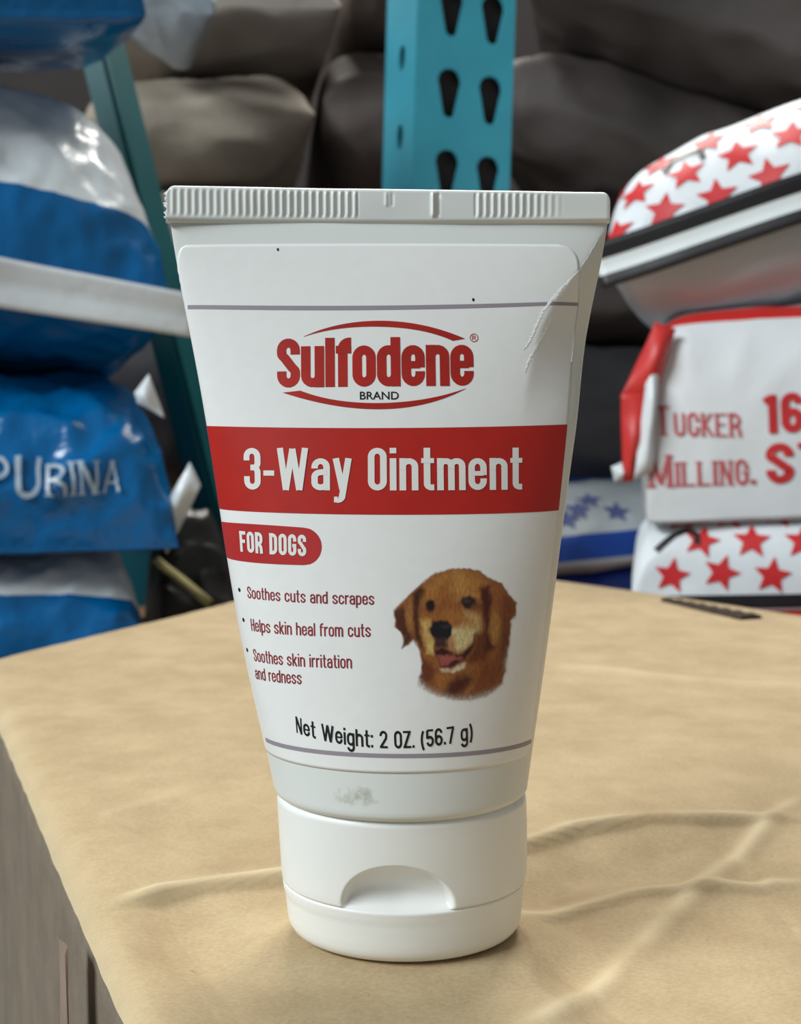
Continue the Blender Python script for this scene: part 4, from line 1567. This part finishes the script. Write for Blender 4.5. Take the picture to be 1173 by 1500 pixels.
stars(R1, .010, .0185, .0116, 6, 3, dx=.0285, ds=.0215, shift=.0165)
stars(R3, .022, .0150, .0103, 7, 3, shift=.0165)
m_grey_edge = mat('red_side_film', rgb(206, 52, 50), .42, .1, 30, .2, 60, .002)
sheet('red_side_panel', [(960, 472, 0), (990, 482, 0), (960, 580, 0), (910, 582, 0)], .600, m_grey_edge, R2.o, seed=3)
sheet('red_side_panel', [(910, 576, 0), (958, 572, 0), (930, 704, 0), (912, 706, 0)], .600, m_grey_edge, R2.o, seed=4)
sheet('white_gusset', [(952, 512, 0), (966, 540, 0), (956, 690, 0), (928, 704, 0)], .596, m_wfilm, R2.o, seed=5)
sheet('tied_ear', [(896, 684, 0.0), (914, 676, 0), (916, 702, 0), (900, 706, .0)], .606, m_wfilm, R2.o, seed=6, bulge=.01)
bag_text(R2, 'mill_lettering', stroke_text('TUCKER', w=.56, s=.15, sh=.08, gap=.13, serif=.06, small_caps=(0,)), (962, 637), (1079, 634), (1000, 589), m_rose_text)
bag_text(R2, 'mill_lettering', stroke_text('MILLING.', w=.56, s=.15, sh=.08, gap=.13, serif=.06, small_caps=(0,)), (952, 712), (1102, 711), (1000, 662), m_rose_text)
bag_text(R2, 'feed_lettering', stroke_text('16%', w=.52, s=.2, sh=.16, gap=.09), (1114, 629), (1235, 627), (1150, 571), m_red_text)
bag_text(R2, 'feed_lettering', stroke_text('STOCKER', w=.58, s=.2, sh=.15, gap=.09), (1118, 708), (1460, 702), (1150, 655), m_red_text)


def bag_hook(bag, pts, w=.0016):
    """black curved printed line"""
    L_ = [bag.local_of(*p) for p in pts]
    path = []
    for (a, b) in zip(L_[:-1], L_[1:]):
        for q in range(5): path.append((a[0] + (b[0] - a[0]) * q / 5, a[1] + (b[1] - a[1]) * q / 5))
    path.append(L_[-1])
    v, f = stroke_quads(path, w * 2, False)
    bag.decal('printed_curve', v, f, m_blackp, .0012)


bag_hook(R1, [(968, 255), (985, 236), (1010, 224), (1025, 220), (1031, 232)])
bag_hook(R3, [(960, 808), (985, 784), (1008, 776), (1018, 782), (1024, 798)])

# --- blue star bag behind, right of the tube
m_bluestar = stripe_mat('white_blue_stripe_bag', [(-9, rgb(20, 62, 160)), (-.03, rgb(190, 196, 202)), (.002, rgb(10, 76, 180)), (.026, rgb(206, 216, 224)), (.135, rgb(24, 84, 170)), (.20, rgb(90, 100, 116))], .5, .5, .2, 50, .003)
RB = Bag('feed_bag', W(772, 836, .93), W(1060, 806, .98), .30, .066, .02, m_bluestar,
         'white feed bag with blue stars and a blue stripe lying behind the tube', group=None, wr=.004, seed=41, pv=3, ev=.7, pu=12, eu=.4)
bpy.context.view_layer.update()
m_bstar = mat('printed_star_blue', rgb(92, 106, 168), .5)
V_, F_ = [], []
for (x, y) in ((863, 731), (845, 745), (905, 748), (832, 760)):
    X_, S_ = RB.local_of(x, y)
    v, f = star_shape(X_, S_, .0135, .3)
    F_ += [tuple(i + len(V_) for i in t) for t in f]
    V_ += v
RB.decal('star_print', V_, F_, m_bstar)
m_navy = stripe_mat('navy_film', [(-9, rgb(12, 44, 130)), (.4, rgb(12, 44, 130))], .4, .5, .3, 60, .003)
RB2 = Bag('feed_bag', W(772, 915, .93), W(1080, 886, .98), .30, .060, .03, m_navy,
          'dark blue feed bag underneath the blue-starred white bag', wr=.004, seed=43, pv=4, ev=.5, pu=5, eu=.5)

# --- brown grey bags on the rack at the back
def sackcloth(name, c):
    return mat(name, c, .65, .22, 9, .4, 45, .004)


m_taupe = sackcloth('taupe_film', rgb(150, 138, 124))
m_taupe2 = sackcloth('pale_taupe_film', rgb(150, 140, 132))
m_brown = sackcloth('brown_grey_film', rgb(96, 86, 82))
m_dark = sackcloth('dark_grey_film', rgb(82, 73, 70))
m_darker = sackcloth('charcoal_film', rgb(70, 68, 72))
GB = 'brown grey sacks stacked behind the rack'
bgb = [
    # A, B, L, top, bot, material, label, seed
    ((120, 180, 1.02), (462, 168, 1.06), .5, .070, .056, m_taupe, 'shiny taupe plastic sack stacked directly behind the left blue bags', 51),
    ((140, 330, 1.02), (400, 326, 1.06), .5, .056, .06, m_taupe2, 'taupe sack showing a rounded top just over the tube crimp', 52),
    ((150, 0, 1.04), (500, 10, 1.08), .5, .09, .028, m_taupe2, 'pale grey brown sack above the shiny taupe one', 53),
    ((474, 150, 1.16), (690, 140, 1.18), .5, .085, .09, m_brown, 'brown grey sack right behind the turquoise rack post', 54),
    ((500, -40, 1.16), (690, -50, 1.18), .5, .08, .05, m_brown, 'brown grey sack near the top edge left of the turquoise post', 55),
    ((702, 112, 1.10), (1330, 330, 1.00), .5, .085, .07, m_dark, 'dark grey brown sack sloping down behind the top starred bag', 56),
    ((764, -72, 1.05), (1500, 150, .95), .5, .09, .055, m_dark, 'dark grey brown sack in the upper right corner', 57),
    ((730, 430, 1.10), (1100, 430, 1.10), .5, .058, .05, m_dark, 'dark sack above the charcoal one right of the tube', 58),
    ((740, 600, 1.06), (1060, 610, 1.06), .4, .078, .11, m_darker, 'charcoal sack seen in the gap between tube and lettered bag', 59),
    ((120, 470, 1.06), (520, 480, 1.06), .4, .07, .17, m_darker, 'charcoal sack in the shade behind the white seam of the blue bag', 60),
]
BGS = []
for A, B, L, tp, bt, mm, lb, sd in bgb:
    BGS.append(Bag('sack', W(*A), W(*B), L, tp, bt, mm, lb, 'bag', GB, wr=.010, seed=sd, pv=3.2, ev=.5, pu=4, eu=.5, n=60, wsc=9))
bpy.context.view_layer.update()
from mathutils.bvhtree import BVHTree


def world_verts(bag):
    n = len(bag.sack.data.vertices)
    co = np.empty(n * 3, np.float32)
    bag.sack.data.vertices.foreach_get('co', co)
    return bag.o_world(co.reshape(-1, 3).astype(float))


def settle(upper, lowers, gap=.0012):
    """press the underside of a sack flat onto the sacks it lies on"""
    wv = world_verts(upper)
    Rm = np.stack([upper.ex, upper.ey, upper.ez])
    mid = (upper.A + upper.B) / 2
    for lo in lowers:
        lv_ = world_verts(lo)
        tree = BVHTree.FromPolygons([tuple(v) for v in lv_], [tuple(p.vertices) for p in lo.sack.data.polygons])
        for i in range(len(wv)):
            x, y, z = wv[i]
            h = tree.ray_cast(Vector((x, y, 3.0)), Vector((0, 0, -1)))
            if h[0] is None or z > h[0].z + gap: continue
            b = tree.ray_cast(Vector((x, y, -2.0)), Vector((0, 0, 1)))
            if z < b[0].z - .02: continue
            wv[i, 2] = h[0].z + gap
    loc = (wv - mid) @ Rm.T
    upper.sack.data.vertices.foreach_set('co', loc.astype(np.float32).ravel())
    upper.sack.data.update()


S51, S52, S53, S54, S55, S56, S57, S58, S59, S60 = BGS
for a, b in ((S52, [S60]), (S51, [S52]), (S53, [S51]), (S55, [S54]), (S58, [S59]), (S56, [S58]), (S57, [S56]),
             (L3, [L4]), (L2, [L3]), (L1, [L2]), (R3, [R4]), (R2, [R3]), (R1, [R2]), (RB, [RB2])):
    settle(a, b)
# faded, no longer legible red print along the front edge of the sloping dark sack
m_dullred = mat('faded_red_print', rgb(84, 58, 55), .6)
rnd = random.Random(12)
V_, F_ = [], []
for k_ in range(15):
    f = .03 + k_ * .045
    x = -S56.Wd / 2 + S56.Wd * (f * .8 + .10)
    v, fcs = stroke_quads(_seg((x, .098), (x + .012 * rnd.uniform(.5, 1.1), .098 + rnd.uniform(-.002, .002))), .016 * rnd.uniform(.6, 1), False)
    F_ += [tuple(i + len(V_) for i in t) for t in fcs]
    V_ += v
S56.decal('faded_print', V_, F_, m_dullred, .0025)

# --- pallets and shelf that carry the stacks (behind and below the box)
m_wood = mat('pallet_wood', rgb(150, 118, 84), .85, .25, 30, .3, 120, .001, stretch=(1, 6, 6))


def boxmesh(name, lo, hi, m, parent=None, bev=0.002):
    bm = bmesh.new()
    bmesh.ops.create_cube(bm, size=1)
    for v in bm.verts:
        v.co = Vector([lo[i] + (v.co[i] + .5) * (hi[i] - lo[i]) for i in range(3)])
    bmesh.ops.bevel(bm, geom=bm.edges[:], offset=bev, segments=2, affect='EDGES')
    me = bpy.data.meshes.new(name); bm.to_mesh(me); bm.free()
    me.materials.append(m)
    o = bpy.data.objects.new(name, me); COL.objects.link(o)
    if parent is not None: o.parent = parent
    return o


# ==================================================================== RACK POST AND BRACE
m_teal = mat('turquoise_rack_paint', rgb(58, 152, 172), .38, .07, 25, .1, 200, .0005)
m_tealdk = mat('teal_rack_paint_shaded', rgb(15, 86, 90), .4, .2, 12, .1, 200, .0005)  # rack paint darkened for the shade behind the blue bags


def plate(name, w, z0, z1, holes, m, parent, thick=.0022):
    """flat steel strip in its local xz plane with real holes"""
    cu = bpy.data.curves.new(name, 'CURVE')
    cu.dimensions = '2D'; cu.fill_mode = 'BOTH'; cu.extrude = thick / 2
    for loop in [[(0, z0), (w, z0), (w, z1), (0, z1)]] + holes:
        sp = cu.splines.new('POLY'); sp.points.add(len(loop) - 1)
        for p, (x, z) in zip(sp.points, loop): p.co = (x, z, 0, 1)
        sp.use_cyclic_u = True
    o = bpy.data.objects.new(name, cu); COL.objects.link(o)
    bpy.context.view_layer.update()
    me = bpy.data.meshes.new_from_object(o.evaluated_get(bpy.context.evaluated_depsgraph_get()))
    COL.objects.unlink(o); bpy.data.objects.remove(o)
    for v in me.vertices: v.co = (v.co.x, -v.co.z, v.co.y)
    me.materials.clear(); me.materials.append(m)
    ob = bpy.data.objects.new(name, me); COL.objects.link(ob); ob.parent = parent
    return ob


PD = 0.80
p_top, p_bot = W(604, 0, PD), W(601, 275, PD)
post = empty('rack_post', (W(609, 130, PD)[0] - .030 * (W(604, 130, PD)[2] - FLOOR_Z), PD - D, FLOOR_Z))
tag(post, 'turquoise steel rack post with keyhole slots standing behind the tube', 'rack post')
lean = .030
YAW = math.radians(19)
post.rotation_euler = (0, lean, YAW)
FW = .077
zc = [W(655, y, PD)[2] - FLOOR_Z for y in (131, 252)]
pitch_h = zc[0] - zc[1]


def keyhole(cx, cz, k=1.0):
    R, r, hh = .0083 * k, .0042 * k, .0185 * k
    out = [(cx + R * math.cos(a), cz + .007 + R * math.sin(a)) for a in np.linspace(math.radians(-25), math.radians(205), 18)]
    out += [(cx + r * math.cos(a), cz - hh + .006 + r * math.sin(a)) for a in np.linspace(math.radians(190), math.radians(350), 8)]
    return out


holes = []
side_holes = []
for i in range(-9, 16):
    z = zc[0] + i * pitch_h
    if z < .03 or z > 1.45: continue
    holes += [keyhole(.0265, z + .004, 1.1), keyhole(.0590, z + .003, 1.1)]
    side_holes.append([(.030 + .0072 * math.cos(a), z - .024 + .0095 * math.sin(a)) for a in np.linspace(0, 2 * math.pi, 20, endpoint=False)])
plate('front_flange', FW, 0, 1.5, holes, m_teal, post)
sd = plate('side_flange', .07, 0, 1.5, side_holes, m_teal, post)
sd.rotation_euler = (0, 0, math.radians(90)); sd.location = (.0011, .0011, 0)
sd2 = plate('side_flange', .07, 0, 1.5, [], m_teal, post)
sd2.rotation_euler = (0, 0, math.radians(90)); sd2.location = (FW - .0011, .0011, 0)
bpp = plate('back_flange', FW, 0, 1.5, [], mat('dark_slot_shade', rgb(30, 26, 26), .8), post)  # dark colour paints the shade inside the hollow post
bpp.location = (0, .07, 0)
liner = boxmesh('slot_shade_core', (.004, .006, .004), (FW - .004, .066, 1.49), bpp.data.materials[0], post, .001)  # added dark core, so the slots read as unlit inside
boxmesh('foot_plate', (-.02, -.03, 0), (FW + .02, .10, .006), m_teal, post, .001)


def bar(name, a, b, w, d, m, parent=None):
    a, b = Vector(a), Vector(b)
    o = boxmesh(name, (-w / 2, -d / 2, 0), (w / 2, d / 2, (b - a).length), m, parent, .003)
    o.location = a
    o.rotation_mode = 'QUATERNION'
    o.rotation_quaternion = (b - a).to_track_quat('Z', 'Y')
    return o


ba, bb = W(364, 940, .76), W(118, -60, .82)
# run it down to the floor
t_ = (FLOOR_Z + .004 - ba[2]) / (bb[2] - ba[2])
ba2 = ba + (bb - ba) * t_
brace = bar('rack_brace', ba2, bb + (bb - ba) * .2, .031, .022, m_tealdk)
tag(brace, 'dark green teal metal brace slanting down between the blue bags and the tube', 'rack brace')

# --- dark bundle with a yellowish strap in the gap at lower left
m_blackfilm = mat('black_film', rgb(40, 36, 32), .35, .3, 30, .4, 70, .004)
BD = Bag('plastic_bundle', W(236, 960, .66), W(360, 950, .68), .07, .085, .012, m_blackfilm,
         'crumpled dark plastic bundle with a yellowish strap behind the box edge', 'plastic bundle', wr=.012, seed=71, n=50, wsc=22, pv=3, ev=.6)
bpy.context.view_layer.update()
m_strap = mat('yellowish_strap', rgb(186, 176, 120), .4, .3, 60)
sheet('strap', [(222, 822, 0), (232, 816, 0), (312, 880, 0), (304, 890, 0)], .655, m_strap, BD.o, seed=9, bulge=.003)
# --- pale film bag at the top, left of the post
m_clear = mat('pale_clear_film', rgb(170, 178, 186), .3, .15, 20, .4, 70, .003)
CF = Bag('plastic_bag', W(196, -70, .90), W(312, 20, .92), .14, .03, .02, m_clear,
         'pale bluish plastic bag corner hanging at the top edge beside the blue bag', 'bag', wr=.006, seed=81, n=50, wsc=20)

# ==================================================================== SUPPORTS
def pallet(label, x0, x1, y0, y1, ztop):
    """slatted wooden pallet from the floor to ztop"""
    o = empty('pallet', ((x0 + x1) / 2, (y0 + y1) / 2, FLOOR_Z))
    tag(o, label, 'pallet')
    hx, hy, hh = (x1 - x0) / 2, (y1 - y0) / 2, ztop - FLOOR_Z
    for i in range(3):
        x = -hx + i * (2 * hx - .04) / 2
        boxmesh('runner', (x, -hy, 0), (x + .04, hy, hh - .014), m_wood, o)
    for i in range(5):
        y = -hy + i * (2 * hy - .06) / 4
        boxmesh('deck_board', (-hx, y, hh - .014), (hx, y + .06, hh), m_wood, o)
    return o



def zmin(*bags): return min(world_verts(b)[:, 2].min() for b in bags)


pallet('wooden pallet under the left stack of blue bags', -.46, -.13, .37, .80, zmin(L4) - .001)
pallet('wooden pallet under the red and white stack on the right', .125, .50, .37, .60, zmin(R4) - .001)
pallet('wooden pallet under the blue starred bags behind the tube', .10, .42, .68, 1.02, zmin(RB2) - .001)
sh = empty('rack_shelf', (0, 1.1, FLOOR_Z))
tag(sh, 'turquoise steel rack shelf carrying the brown grey sacks at the back', 'shelf')
zs_ = zmin(S59, S60) - FLOOR_Z - .001
boxmesh('shelf_deck', (-.5, -.17, zs_ - .02), (.62, .5, zs_), m_wood, sh)
boxmesh('shelf_beam', (-.5, -.20, zs_ - .09), (.62, -.172, zs_ - .004), m_teal, sh)
for x in (-.49, .56):
    for y in (-.165, .44):
        boxmesh('leg', (x, y, 0), (x + .05, y + .05, zs_ - .021), m_teal, sh)
